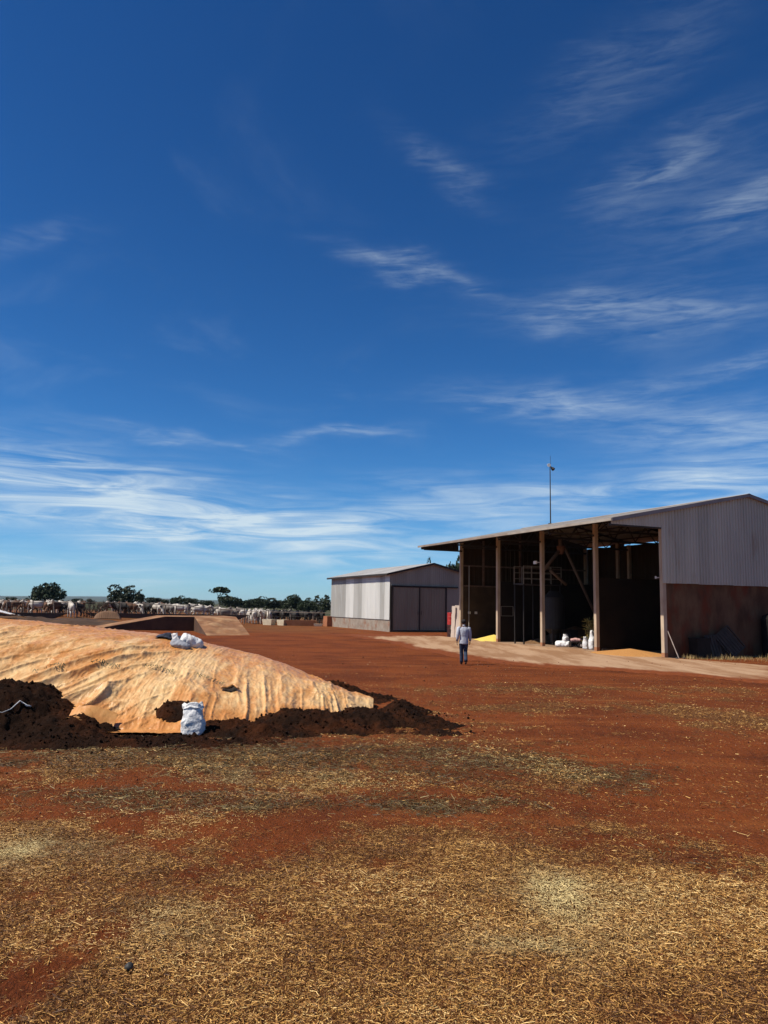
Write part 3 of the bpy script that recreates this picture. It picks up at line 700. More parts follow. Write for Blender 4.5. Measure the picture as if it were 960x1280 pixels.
tag(crumpled_sheet('plastic_sheet', white_sheet, 40, 30, WHITE_BAG), 'white plastic sheet bunched up at the left edge behind the heap', 'plastic sheet')
def torn_flap(u, v):
    x = -5.25 + u * .75; y = 12.98 + v * .42 + .1 * u
    base = np.maximum(tarp_z(x, y), 0)
    z = base + .14 + .10 * np.sin(u * 3.0 + .3) - .17 * (1 - v) * sst(u, .25, .6) + .04 * ridged(x, y, 3, 3, 75) + .05 * (1 - u)
    return np.stack([x, y, z], 1)
TARP_OR = pm('orange_dusty_plastic', (.48, .20, .055), (.56, .27, .085), 6, .5, .5, 14, c3=(.62, .42, .24), s3=2.5, t3=(.62, .78))
o = crumpled_sheet('plastic_flap', torn_flap, 50, 30, TARP_OR); tag(o, 'loose orange flap of plastic curling out of the dark soil', 'plastic flap')
mb = MB(); pts = [(-6.30, 12.85, 0), (-6.2, 12.90, 0), (-6.10, 12.98, 0), (-6.02, 13.12, 0), (-5.92, 13.16, 0), (-5.85, 13.17, 0)]
mb.tube([(x, y, surf(x, y) + .035) for x, y, _ in pts], [.004, .005, .007, .010, .018, .012], 7)
tag(mb.build('plastic_strip', WHITE_BAG, None, True), 'thin twisted white plastic strip lying on the left soil mound', 'plastic strip')
def tyre(name, loc, rot, Ro=.34, ri=.12):
    V = []; n, k = 40, 14
    for i in range(n):
        a = 2 * math.pi * i / n
        for j in range(k):
            b_ = 2 * math.pi * j / k
            r = Ro - ri + ri * math.cos(b_) * 1.0; r += .006 * ((i % 2) * 2 - 1) * (math.cos(b_) > .4)
            V.append((r * math.cos(a), r * math.sin(a), ri * .85 * math.sin(b_)))
    F = [(i * k + j, ((i + 1) % n) * k + j, ((i + 1) % n) * k + (j + 1) % k, i * k + (j + 1) % k) for i in range(n) for j in range(k)]
    m_ = MB(); m_.add(V, F); o = m_.build(name, pm('worn_rubber', (.012, .011, .011), (.03, .022, .018), 8, .85), None, True)
    o.location = loc; o.rotation_euler = rot; return o
tag(tyre('old_tyre', (-6.62, 12.75, .16), (R(62), R(0), R(20))), 'worn black tyre half buried in soil at the left edge', 'tyre')
# the small round stone lying in the straw
bm = bmesh.new(); bmesh.ops.create_icosphere(bm, subdivisions=3, radius=.027)
for v in bm.verts:
    v.co *= 1 + .14 * float(fbm(np.array([v.co.x * 40 + 3]), np.array([v.co.y * 40 + v.co.z * 31]), 1, 2, 3)[0]); v.co.z *= .85
me = bpy.data.meshes.new('stone'); bm.to_mesh(me); bm.free(); me.polygons.foreach_set('use_smooth', [True] * len(me.polygons))
o = link('stone', me, pm('dark_stone', (.02, .02, .02), (.045, .042, .038), 30, .6)); o.location = (-1.49, 4.93, float(ground_z(-1.49, 4.93)) + .026)
tag(o, 'small round black stone lying alone in the near straw', 'stone')

# ------------------------------------------------------------------ the sheds
PHI = .409
def corr(mb, u0, u1, zlo, zhi, frame, pitch=.19, depth=.03, th=.006, nz=1):
    """one profiled metal sheet: trapezoid ribs along z, from u0 to u1, closed shell of thickness th"""
    us = []; k = 0
    u = u0
    while u < u1 - 1e-6:
        for f, w_ in ((0, 0), (.52, 0), (.62, 1), (.88, 1)):
            q = u + f * pitch
            if q < u1 - 1e-6: us.append((q, w_ * depth))
        u += pitch
    us.append((u1, 0))
    n = len(us); V = []
    zl = zlo if callable(zlo) else (lambda u: zlo); zh = zhi if callable(zhi) else (lambda u: zhi)
    for off in (0, -th):
        for q, w_ in us:
            for j in range(nz + 1):
                t = j / nz; V.append(frame(q, w_ + off, zl(q) * (1 - t) + zh(q) * t))
    m = nz + 1; F = []; o = n * m
    for i in range(n - 1):
        for j in range(nz):
            a = i * m + j
            F.append((a, a + m, a + m + 1, a + 1)); F.append((o + a, o + a + 1, o + a + m + 1, o + a + m))
        F.append((i * m, o + i * m, o + (i + 1) * m, (i + 1) * m)); a = i * m + nz
        F.append((a, a + m, o + a + m, o + a))
    for i in (0, n - 1):
        for j in range(nz):
            a = i * m + j; F.append((a, a + 1, o + a + 1, o + a))
    mb.add(V, F); return mb

def build_main_shed():
    root = empty('open_shed', (13.351, 36.726, 0), PHI)
    tag(root, 'large open-fronted farm shed with grey gable, canopy roof and concrete columns', 'shed')
    # local frame: x = t (into the building), y = s (along the front), z up
    HW, ZR, SL, OV, BAY, N = 5.536, 8.16, .2010, 3.134, 4.893, 4
    LEN = BAY * N; BW = HW * 2
    roof = lambda t: ZR - SL * abs(t - HW)
    # --- roof: two slopes of profiled sheet, ridge cap
    for nm, t0, t1 in (('roof', -OV - .10, HW), ('roof', HW, BW + .35)):
        mb = MB(); corr(mb, -.28, LEN + .42, t0, t1, lambda u, w_, t: (t, u, roof(t) + w_ - .03), pitch=.22, depth=.035, th=.008)
        r = mb.build(nm, ROOFM, root)
        if t0 < 0:
            # eave fascia and rake trims as sub-parts of the roof
            m2 = MB(); m2.box((-OV - .14, -.30, roof(-OV) - .12), (-OV - .09, BAY * 1.72, roof(-OV) + .0)); m2.build('eave_trim', pm('eave_trim_paint', (.34, .30, .25), (.25, .21, .17), 1.2, .7), r)
            m2 = MB(); m2.box((-OV - .12, BAY * 1.72 + .004, roof(-OV) - .11), (-OV - .08, LEN + .44, roof(-OV) + .015)); m2.build('eave_trim', pm('eave_trim_brown', (.30, .24, .19), (.2, .15, .12), 1.2, .7), r)
        m2 = MB(); sgn = 1
        m2.add([(t0, -.33, roof(t0) - .14), (t1, -.33, roof(t1) - .14), (t1, -.33, roof(t1) + .035), (t0, -.33, roof(t0) + .035), (t0, -.285, roof(t0) - .14), (t1, -.285, roof(t1) - .14), (t1, -.285, roof(t1) + .035), (t0, -.285, roof(t0) + .035)],
               [(0,1,2,3),(4,7,6,5),(0,4,5,1),(1,5,6,2),(2,6,7,3),(3,7,4,0)])
        m2.build('rake_trim', pm('rake_trim_paint', (.26, .24, .23), (.18, .16, .15), 1, .7), r)
    mb = MB(); mb.add([(HW - .22, -.33, ZR - .015), (HW, -.33, ZR + .05), (HW + .22, -.33, ZR - .015), (HW - .22, LEN + .43, ZR - .015), (HW, LEN + .43, ZR + .05), (HW + .22, LEN + .43, ZR - .015),
                       (HW - .22, -.33, ZR - .03), (HW + .22, -.33, ZR - .03), (HW - .22, LEN + .43, ZR - .03), (HW + .22, LEN + .43, ZR - .03)],
                      [(0,1,4,3),(1,2,5,4),(0,6,7,2,1),(3,4,5,9,8),(0,3,8,6),(2,7,9,5)]); mb.build('ridge_cap', ROOFM, root)
    # --- columns, front and back
    for i in range(N + 1):
        s = i * BAY
        mb = MB(); a = .10
        mb.box((-a, s - a, -.05), (a, s + a, roof(0) - .25)); c = mb.build('column', COLM, root)
        m2 = MB(); m2.box((-a - .004, s - a - .004, 0), (a + .004, s + a + .004, .24)); m2.build('stained_foot', pm('red_splash', (.36, .17, .09), (.28, .12, .06), 5, .95, .3, 30), c)
        mb = MB(); mb.box((BW - .33, s - a, 0), (BW - .1, s + a, roof(BW) - .25)); mb.build('column', COLM, root)
    # --- rafters: bottom chord level at the canopy, sloped top chord, struts (one frame per column line)
    zc = 6.10
    for i in range(N + 1):
        s = i * BAY; off = .0 if 0 < i < N else (.12 if i == 0 else -.12)
        mb = MB(); t = lambda t_: roof(t_) - .16
        mb.bar((-OV + .05, s + off, t(-OV + .05)), (HW, s + off, t(HW)), .08, .12); mb.bar((HW, s + off, t(HW)), (BW - .1, s + off, t(BW - .1)), .08, .12)
        mb.bar((-OV + .1, s + off, zc + .06), (0, s + off, zc + .06), .08, .10)
        mb.bar((0, s + off, zc + .35), (BW - .2, s + off, zc + .35), .08, .12)
        for q in range(6):
            ta = .3 + q * (BW - .9) / 6; tb = ta + (BW - .9) / 12
            mb.bar((ta, s + off, zc + .40), (tb, s + off, t(tb) - .05), .05); mb.bar((tb, s + off, t(tb) - .05), (ta + (BW - .9) / 6, s + off, zc + .40), .05)
        mb.build('rafter', STEEL_DK, root)
    # --- purlins
    for q, t_ in enumerate([-2.9, -2.1, -1.3, -.4, .7, 1.9, 3.1, 4.3, 5.3, 6.5, 7.7, 8.9, 10.1]):
        mb = MB(); mb.box((t_ - .03, -.2, roof(t_) - .115), (t_ + .03, LEN + .3, roof(t_) - .045)); mb.build('purlin', STEEL_DK, root)
    # --- near gable: masonry below, single cladding sheets above
    mb = MB(); zm = 3.608
    mb.box((.13, -.02, -.1), (BW, .18, zm - .02)); wl = mb.build('block_wall', MASON, root)
    mb = MB(); mb.box((.13, -.03, zm - .10), (BW, .185, zm + .02)); mb.build('coping', pm('dark_coping', (.12, .085, .065), (.08, .055, .045), 3, .9), root)
    SW = .76; t0 = -.14; k = 0
    while t0 < BW - .05:
        t1 = min(t0 + SW - .016, BW); pr = .0 if k % 2 else .012
        mb = MB(); corr(mb, t0, t1, zm - .10 + .008 * (k % 3), lambda u: roof(u) - .05, lambda u, w_, z: (u, -.135 - w_ - pr, z), pitch=.19, depth=.050)
        mb.build('cladding_sheet', GALV, root); t0 += SW; k += 1
    # the wedge of sheets closing the end of the canopy, near and far
    for s, nm in ((-.135, 0), (LEN + .14, 1)):
        t0 = -OV; k = 0
        while t0 < -.16:
            t1 = min(t0 + SW, -.145)
            mb = MB(); corr(mb, t0, t1, 6.17, lambda u: roof(u) - .05, lambda u, w_, z: (u, s - w_, z), pitch=.19, depth=.028)
            mb.build('canopy_sheet', GALV if nm == 0 else STEEL_DK, root); t0 += SW; k += 1
    mb = MB(); mb.box((-OV, -.13, 6.10), (-.12, -.02, 6.185)); mb.build('canopy_beam', STEEL_DK, root)
    # --- far gable wall, seen from inside
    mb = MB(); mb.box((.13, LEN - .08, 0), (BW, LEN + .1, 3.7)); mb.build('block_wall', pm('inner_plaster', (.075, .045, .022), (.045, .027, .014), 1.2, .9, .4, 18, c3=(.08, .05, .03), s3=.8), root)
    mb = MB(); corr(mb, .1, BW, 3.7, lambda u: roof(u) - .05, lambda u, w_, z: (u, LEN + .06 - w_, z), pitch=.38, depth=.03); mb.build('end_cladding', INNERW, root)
    for t_, z0, z1 in ((1.75, 3.7, 7.0), (4.88, 3.7, 7.9)):
        mb = MB(); mb.box((t_ - .06, LEN - .16, z0), (t_ + .06, LEN - .03, z1)); mb.build('end_post', STEEL_BR, root)
    for z in (5.15, 3.72):
        mb = MB(); mb.box((.15, LEN - .14, z - .05), (BW - .3, LEN - .04, z + .05)); mb.build('girt', STEEL_BR, root)
    mb = MB(); mb.tube([(.52, LEN - .2, .2), (.52, LEN - .2, 5.15)], .025, 8); mb.build('conduit', pm('pale_conduit', (.4, .36, .3)), root)
    for t_ in (.58, 1.12):
        mb = MB(); mb.box((t_ - .08, LEN - .2, 1.75), (t_ + .08, LEN - .1, 1.92)); mb.build('switch_box', pm('pale_box', (.6, .56, .5)), root)
    # --- rear wall with a strip of daylight under the eave
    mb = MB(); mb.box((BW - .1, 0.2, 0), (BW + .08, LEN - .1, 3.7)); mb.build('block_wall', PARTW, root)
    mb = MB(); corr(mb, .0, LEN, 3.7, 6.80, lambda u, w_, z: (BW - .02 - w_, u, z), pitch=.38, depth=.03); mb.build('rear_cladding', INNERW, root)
    for sa, sb in ((-.1, 10.9), (15.35, 16.85)):
        mb = MB(); corr(mb, sa, sb, 6.79, 7.0, lambda u, w_, z: (BW - .055 - w_, u, z), pitch=.38, depth=.03); mb.build('rear_cladding', INNERW, root)
    mb = MB(); mb.box((BW - .2, 16.0 - .12, 0), (BW - .05, 16.0 + .12, 7.0)); mb.build('column', COLM, root)
    # --- partitions between the bays
    for i in (1, 3):
        s = i * BAY
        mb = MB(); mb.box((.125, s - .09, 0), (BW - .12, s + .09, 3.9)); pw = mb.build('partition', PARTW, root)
        if i == 3:
            m2 = MB(); y = s - .12
            for a, c in (((.15, y, 1.70), (1.06, y, 1.70)), ((.15, y, 2.31), (1.06, y, 2.31)), ((.15, y, 1.70), (.15, y, 2.31)), ((1.06, y, 1.70), (1.06, y, 2.31))): m2.bar(a, c, .04)
            m2.build('notice_frame', pm('grey_frame', (.16, .14, .11)), pw)
    # --- slab
    mb = MB(); mb.box((-.30, -.1, -.12), (BW, LEN + .1, .035)); mb.build('floor_slab', pm('dusty_slab', (.30, .20, .12), (.20, .12, .07), 1.1, .95, .3, 20, c3=(.20, .10, .05), s3=.7), root)
    # --- eave lamps and junctions on the columns
    mb = MB(); mb.box((-.20, 10.1, 4.86), (-.13, 10.4, 5.04)); mb.bar((-.14, 10.2, 4.95), (0, 9.9, 4.95), .03); fl = mb.build('floodlight', pm('white_lamp_housing', (.75, .75, .72)), root)
    mb = MB(); mb.tube([(-.13, .1, 3.78), (-.34, .14, 3.76)], .022, 7); mb.tube([(-.30, .14, 3.72), (-.30, .14, 3.84)], .04, 8); mb.build('insulator', pm('porcelain', (.6, .58, .52)), root)
    # --- mast on the ridge
    mast = empty('lamp_mast', (13.351 + math.cos(PHI) * HW - math.sin(PHI) * 16.6, 36.726 + math.sin(PHI) * HW + math.cos(PHI) * 16.6, ZR + .04), PHI)
    tag(mast, 'thin dark mast with two floodlights rising from the shed ridge', 'lamp mast')
    H = 4.15
    mb = MB(); mb.tube([(0, 0, -.02), (0, 0, H)], [.045, .03], 8); mb.build('pole', STEEL_DK, mast)
    mb = MB(); mb.box((-.12, -.12, -.06), (.12, .12, .03)); mb.build('base_plate', STEEL_DK, mast)
    mb = MB(); mb.bar((-.14, -.05, H), (.22, .05, H - .08), .05); mb.tube([(.04, 0, H), (.04, 0, H + .75)], .012, 5); mb.build('crossarm', STEEL_DK, mast)
    mb = MB(); mb.tube([(-.20, -.16, H + .02), (-.12, 0, H + .06), (-.06, .08, H + .08)], [.13, .11, .04], 10); mb.build('floodlight', pm('white_lamp_housing', (.75, .75, .72)), mast)
    mb = MB(); mb.tube([(.27, -.05, H - .24), (.22, .05, H - .13), (.18, .1, H - .06)], [.13, .11, .05], 10); mb.build('floodlight', STEEL_DK, mast)
    return root
SHED = build_main_shed()
def L(t, s, z=0.0):
    """shed coordinates -> world"""
    c, q = math.cos(PHI), math.sin(PHI)
    return (13.351 + c * t - q * s, 36.726 + q * t + c * s, z)

def build_store():
    root = empty('small_shed', (.672, 66.536, 0), PHI)
    tag(root, 'closed grey corrugated store shed with double sliding door and low gable roof', 'shed')
    LN, ZE, ZR, W, ZB = 14.93, 5.05, 6.0, 8.08, 1.033
    SL = (ZR - ZE) / (W / 2); roof = lambda t: ZR - SL * abs(t - W / 2)
    for t0, t1 in ((-.45, W / 2), (W / 2, W + .45)):
        mb = MB(); corr(mb, -.3, LN + .3, t0, t1, lambda u, w_, t: (t, u, roof(t) + w_ + .02), pitch=.25, depth=.04, th=.008)
        r = mb.build('roof', pm('store_roof', (.46, .45, .43), (.36, .34, .32), .5, .6), root)
        m2 = MB(); m2.add([(t0, -.34, roof(t0) - .10), (t1, -.34, roof(t1) - .10), (t1, -.34, roof(t1) + .065), (t0, -.34, roof(t0) + .065), (t0, -.305, roof(t0) - .10), (t1, -.305, roof(t1) - .10), (t1, -.305, roof(t1) + .065), (t0, -.305, roof(t0) + .065)],
               [(0,1,2,3),(4,7,6,5),(0,4,5,1),(1,5,6,2),(2,6,7,3),(3,7,4,0)]); m2.build('rake_trim', STEEL_DK, r)
        if t0 < 0:
            m2 = MB(); m2.box((-.50, -.3, roof(-.45) - .11), (-.455, LN + .3, roof(-.45) + .05)); m2.build('gutter', STEEL_DK, r)
    # masonry plinth
    mb = MB(); mb.box((-.02, 0, -.2), (.18, LN, ZB)); mb.build('plinth_wall', CONC, root)
    mb = MB(); mb.box((.0, LN - .18, -.2), (W, LN, ZB)); mb.build('plinth_wall', CONC, root)
    mb = MB(); mb.box((W - .18, 0.01, -.2), (W, LN - .19, ZB)); mb.build('plinth_wall', CONC, root)
    # buttress of raw earth-coloured blocks at the far corner
    mb = MB(); mb.box((-.55, LN - .3, -.2), (-.025, LN + .9, ZB + .02)); mb.build('corner_block', pm('red_block', (.34, .13, .06), (.26, .10, .045), 2, .95, .5, 15), root)
    # long wall: single sheets, bright new ones among dull old ones (far end first)
    seq = 'ddddmbddbbbbdb'; n = len(seq); SW = LN / n
    for k, ch in enumerate(seq):
        s1 = LN - k * SW; s0 = s1 - SW
        mb = MB(); corr(mb, s0 - .02, s1, ZB + .0, ZE - .02, lambda u, w_, z: (-.07 - w_ - (.008 if k % 2 else 0), u, z), pitch=.25, depth=.03)
        mb.build('cladding_sheet', {'d': GALV_DU, 'm': GALV_BR, 'b': GALV_BR}[ch], root)
    mb = MB(); corr(mb, 0, LN, ZB, ZE - .02, lambda u, w_, z: (W + .05 + w_, u, z), pitch=.25); mb.build('rear_cladding', GALV_DU, root)
    mb = MB(); corr(mb, 0, W, ZB, lambda u: roof(u), lambda u, w_, z: (u, LN + .05 + w_, z), pitch=.25); mb.build('rear_cladding', GALV_DU, root)
    # gable sheets round the door
    dz, d0, d1 = 3.93, .12, 5.35; t0 = -.07; k = 0
    mt = pm('gable_sheet', (.37, .35, .27), (.31, .29, .22), .8, .6, stretch=(1, 1, .25), rand=.10)
    while t0 < W - .05:
        t1 = min(t0 + .8, W + .05); zl = dz + .04 if t0 < d1 - .1 else .45
        mb = MB(); corr(mb, t0, t1, zl, lambda u: roof(u) - .01, lambda u, w_, z: (u, -.05 - w_ - (.008 if k % 2 else 0), z), pitch=.2, depth=.028)
        mb.build('cladding_sheet', mt, root); t0 += .8 - .02; k += 1
    mb = MB(); mb.box((d1 + .12, -.03, -.2), (W, .15, .47)); mb.build('plinth_wall', CONC, root)
    # doors
    DM = pm('door_sheet', (.29, .262, .185), (.24, .212, .148), 1.1, .7, stretch=(1, 1, .2), c3=(.20, .12, .07), s3=.5, t3=(.58, .85))
    for a, c in ((d0 + .05, 2.72), (2.76, d1 - .05)):
        mb = MB(); corr(mb, a, c, .12, dz - .06, lambda u, w_, z: (u, -.10 - w_, z), pitch=.26, depth=.035); d = mb.build('door', DM, root)
        m2 = MB()
        for p, q in (((a, .12), (a, dz - .06)), ((c, .12), (c, dz - .06)), ((a, .12), (c, .12)), ((a, dz - .06), (c, dz - .06))): m2.bar((p[0], -.145, p[1]), (q[0], -.145, q[1]), .06, .05, (0, 1, 0))
        m2.build('door_frame', STEEL_DK, d)
        hx = c - .14 if a < 1 else a + .14
        m2 = MB(); m2.bar((hx, -.19, 1.5), (hx, -.19, 1.8), .03); m2.build('handle', STEEL_DK, d)
    mb = MB(); mb.box((d0 - .1, -.20, dz - .04), (d1 + 1.2, -.09, dz + .06)); mb.build('door_track', STEEL_DK, root)
    for x in (d0 - .06, d1 + .02):
        mb = MB(); mb.box((x - .05, -.12, 0), (x + .07, -.04, dz)); mb.build('door_jamb', STEEL_DK, root)
    mb = MB(); mb.box((.2, .02, -.15), (W - .2, LN - .2, .06)); mb.build('floor_slab', CONC, root)
build_store()

# ------------------------------------------------------------------ things in and round the open shed
def put(o, t, s, z=0.0, rz=0.0, tilt=(0, 0)):
    o.location = L(t, s, z); o.rotation_euler = (tilt[0], tilt[1], PHI + rz); return o
# pale boards leaning at the far corner
for k, (t, w_, h, lb) in enumerate([(.26, .26, 2.28, 'narrow leftmost pale board leaning at the shed corner beside the red drum'), (.58, .40, 2.30, 'wide middle board of three pale boards leaning at the shed corner'), (.92, .30, 2.20, 'pale board leaning against the corner column, rightmost of three')]):
    mb = MB(); n = 8
    for i in range(n):
        a, c = i / n * h, (i + 1) / n * h; jw = .012 * math.sin(i * 2.3 + k)
        mb.box((-w_ / 2 + jw, -.018, a), (w_ / 2 + jw * .6, .018, c + (0.0 if i < n - 1 else .03 * k)))
    o = mb.build('board', PALEWOOD); put(o, t, 21.3 - .12 * k, .02, -.62, (R(-6), R(1.5 - k))); tag(o, lb, 'board', 'pale boards leaning at the shed corner')
# a broader pale sheet behind and below them
mb = MB(); mb.box((-.50, -.012, 0), (.36, .012, 1.25)); mb.box((-.46, -.014, 1.25), (.33, .010, 1.33)); o = mb.build('board', PALEWOOD); put(o, .62, 21.05, .02, -.62, (R(-8), 0)); tag(o, 'broad pale low panel standing behind the three leaning boards', 'board')
def drum(loc, mat, label):
    r = empty('drum', loc)
    mb = MB(); zs = [0, .02, .28, .30, .32, .58, .60, .62, .88, .9]; rs = [.28, .29, .285, .30, .285, .285, .30, .285, .29, .28]
    mb.tube([(0, 0, z) for z in zs], rs, 20); mb.build('body', mat, r, False)
    mb = MB(); mb.tube([(.12, 0, .9), (.12, 0, .925)], .035, 8); mb.build('bung', STEEL_DK, r)
    tag(r, label, 'drum')
    return r
o = drum((0, 0, 0), REDP, 'red steel drum half hidden behind the pale boards'); o.location = L(.80, 22.5, .9); 
mb = MB(); 
o2 = drum((0, 0, 0), pm('dull_red_paint', (.05, .015, .011), (.03, .01, .008), 4, .6), 'dull red drum under the brighter drum behind the boards'); o2.location = L(.80, 22.5, 0)
# grain
def grain_heap(name, t, s, rx, ry, h, mat, label, seed):
    nx = 50; u, v = np.meshgrid(np.linspace(-1, 1, nx), np.linspace(-1, 1, nx)); u = u.ravel(); v = v.ravel()
    r = np.hypot(u, v); ang = np.arctan2(v, u); edge = 1 - .18 * np.abs(fbm(np.cos(ang) * 2 + seed, np.sin(ang) * 2, 1, 3, seed))
    z = h * np.clip(1 - r / edge, -.15, 1) ** 1 + .03 * h * fbm(u, v, 5, 3, seed)
    z = np.where(r / edge > 1, -.03, np.sign(z) * np.abs(z))
    V = np.stack([u * rx, v * ry, z], 1); F = grid_faces(nx, nx); ok = (r < edge * 1.08); F = F[ok[F].all(1)]
    me = fast_mesh(name, V, F); o = link(name, me, mat); put(o, t, s, .037); tag(o, label, 'grain heap'); return o
YEL = pm('yellow_grain', (.66, .50, .11), (.52, .36, .07), 25, .9, .6, 90)
ORG = pm('orange_grain', (.42, .21, .06), (.34, .15, .045), 20, .9, .6, 90)
grain_heap('grain_heap', .75, 16.4, 1.2, 1.9, .40, YEL, 'bright yellow grain heap spilling from the far left bay', 3)
grain_heap('grain_heap', .15, 2.5, 1.6, 2.3, .26, ORG, 'low orange grain heap on the floor of the nearest bay', 9)
grain_heap('grain_heap', 4.5, 12.6, 4.0, 1.9, 1.1, pm('brown_meal', (.16, .085, .035), (.11, .055, .025), 5, .95, .4, 60), 'brown meal heap in shade against the partition in the dark bay', 12)
# shovel lying on the yellow heap
r = empty('shovel', L(.9, 15.6, .30), PHI + .5); r.rotation_euler = (0, R(-24), PHI + .9)
mb = MB(); mb.tube([(-.1, 0, 0), (1.15, 0, 0)], .018, 8); mb.build('handle', PALEWOOD, r)
mb = MB(); mb.add([(-.45, -.13, -.02), (-.1, -.13, 0), (-.1, .13, 0), (-.45, .13, -.02), (-.5, 0, -.03), (-.45, -.13, -.03), (-.1, -.13, -.012), (-.1, .13, -.012), (-.45, .13, -.03), (-.5, 0, -.04)], [(0,1,2,3,4),(9,8,7,6,5),(0,5,6,1),(1,6,7,2),(2,7,8,3),(3,8,9,4),(4,9,5,0)]); mb.build('blade', STEEL_DK, r)
tag(r, 'long-handled shovel stuck in the yellow grain heap', 'shovel')
# bags by the third column
o = sack('feed_sack', .46, .34, 1.00, 12, WHITE_BAG, .04, False); put(o, .42, 5.75, .035, .2); tag(o, 'tall white sack standing beside the sunlit column', 'sack')
o = sack('feed_sack', .36, .30, .66, 15, WHITE_BAG, -.10, False); put(o, .50, 6.45, .035, .5); tag(o, 'short white sack leaning left of the tall sack', 'sack')
mb = MB()
for q in range(5): mb.box((-.40 + q * .17, -.35, .09), (-.40 + q * .17 + .12, .35, .115))
for y in (-.32, 0, .26): mb.box((-.41, y, 0), (.41, y + .06, .088))
o = mb.build('pallet', pm('dark_pallet_wood', (.06, .045, .035), (.04, .03, .025), 5, .9)); put(o, .62, 5.05, .037); tag(o, 'dark low wooden pallet beneath the column bags', 'pallet')
# white sacks heaped with a hand cart
o = lying_sack('feed_sack', .85, .55, .42, 21, WHITE_BAG); put(o, .75, 8.85, .04, -.9); tag(o, 'plump white sack lying on the sunlit shed floor', 'sack')
o = sack('feed_sack', .34, .30, .42, 23, WHITE_BAG, 0, False); put(o, .85, 8.72, .33, .1); tag(o, 'small white sack sitting on top of the lying sack', 'sack')
r = empty('hand_cart', L(.85, 7.75, .04), PHI - .4); tag(r, 'small dark hand cart with pinkish load beside the white sacks', 'cart')
mb = MB(); mb.box((-.35, -.24, .30), (.35, .24, .34)); mb.bar((-.35, -.2, .30), (-.35, -.2, .02), .04); mb.bar((-.35, .2, .30), (-.35, .2, .02), .04); mb.build('deck', STEEL_DK, r)
for y in (-.27, .27):
    mb = MB(); mb.tube([(.2, y - .03, .15), (.2, y + .03, .15)], .15, 18); wv = mb.build('wheel', pm('worn_rubber', (.012, .011, .011)), r)
    mb = MB(); mb.tube([(.2, y - .033, .15), (.2, y + .033, .15)], .07, 12); mb.build('hub', pm('pale_hub', (.5, .45, .42)), wv)
mb = MB(); mb.tube([(.35, -.2, .32), (.62, -.2, .62), (.66, 0, .66), (.62, .2, .62), (.35, .2, .32)], .018, 7); mb.build('handle', STEEL_DK, r)
o = lying_sack('feed_sack', .62, .40, .24, 27, pm('pinkish_bag', (.50, .30, .27), (.35, .2, .18), 6, .7)); put(o, .85, 7.75, .385, -.4); tag(o, 'flat pinkish sack lying on the hand cart', 'sack')
# bundle of dry stalks standing against the column
def stalk_bundle():
    r = empty('stalk_bundle', L(1.05, 6.55, .035), PHI); tag(r, 'bundle of yellow green dried stalks standing behind the white sacks', 'stalks')
    V = []; F = []
    for k in range(420):
        a = RNG.random() * 6.28; q = .42 * math.sqrt(RNG.random()); x, y = math.cos(a) * q, math.sin(a) * q
        z = .35 + 1.25 * RNG.random(); l = .16 + .2 * RNG.random(); d = Vector((RNG.normal(), RNG.normal(), RNG.normal() * .9 + .5)).normalized(); wv = d.cross(Vector((RNG.normal(), RNG.normal(), RNG.normal()))).normalized() * (.018 + .02 * RNG.random())
        p = Vector((x, y, z)); i = len(V); V += [p - wv * .3, p + d * l * .5 - wv, p + d * l, p + d * l * .5 + wv]; F.append((i, i + 1, i + 2, i + 3))
    mb = MB(); mb.add(V, F); mb.build('leaves', pm('dry_leaf', (.30, .21, .045), (.15, .14, .03), 6, .7), r)
    mb = MB()
    for k in range(26):
        a = RNG.random() * 6.28; q = .33 * math.sqrt(RNG.random()); mb.tube([(math.cos(a) * q * .8, math.sin(a) * q * .8, 0), (math.cos(a) * q * 1.15, math.sin(a) * q * 1.15, 1.1 + .5 * RNG.random())], .012, 5)
    mb.build('stems', pm('dry_stem', (.28, .20, .07), (.18, .13, .04), 6, .8), r)
stalk_bundle()
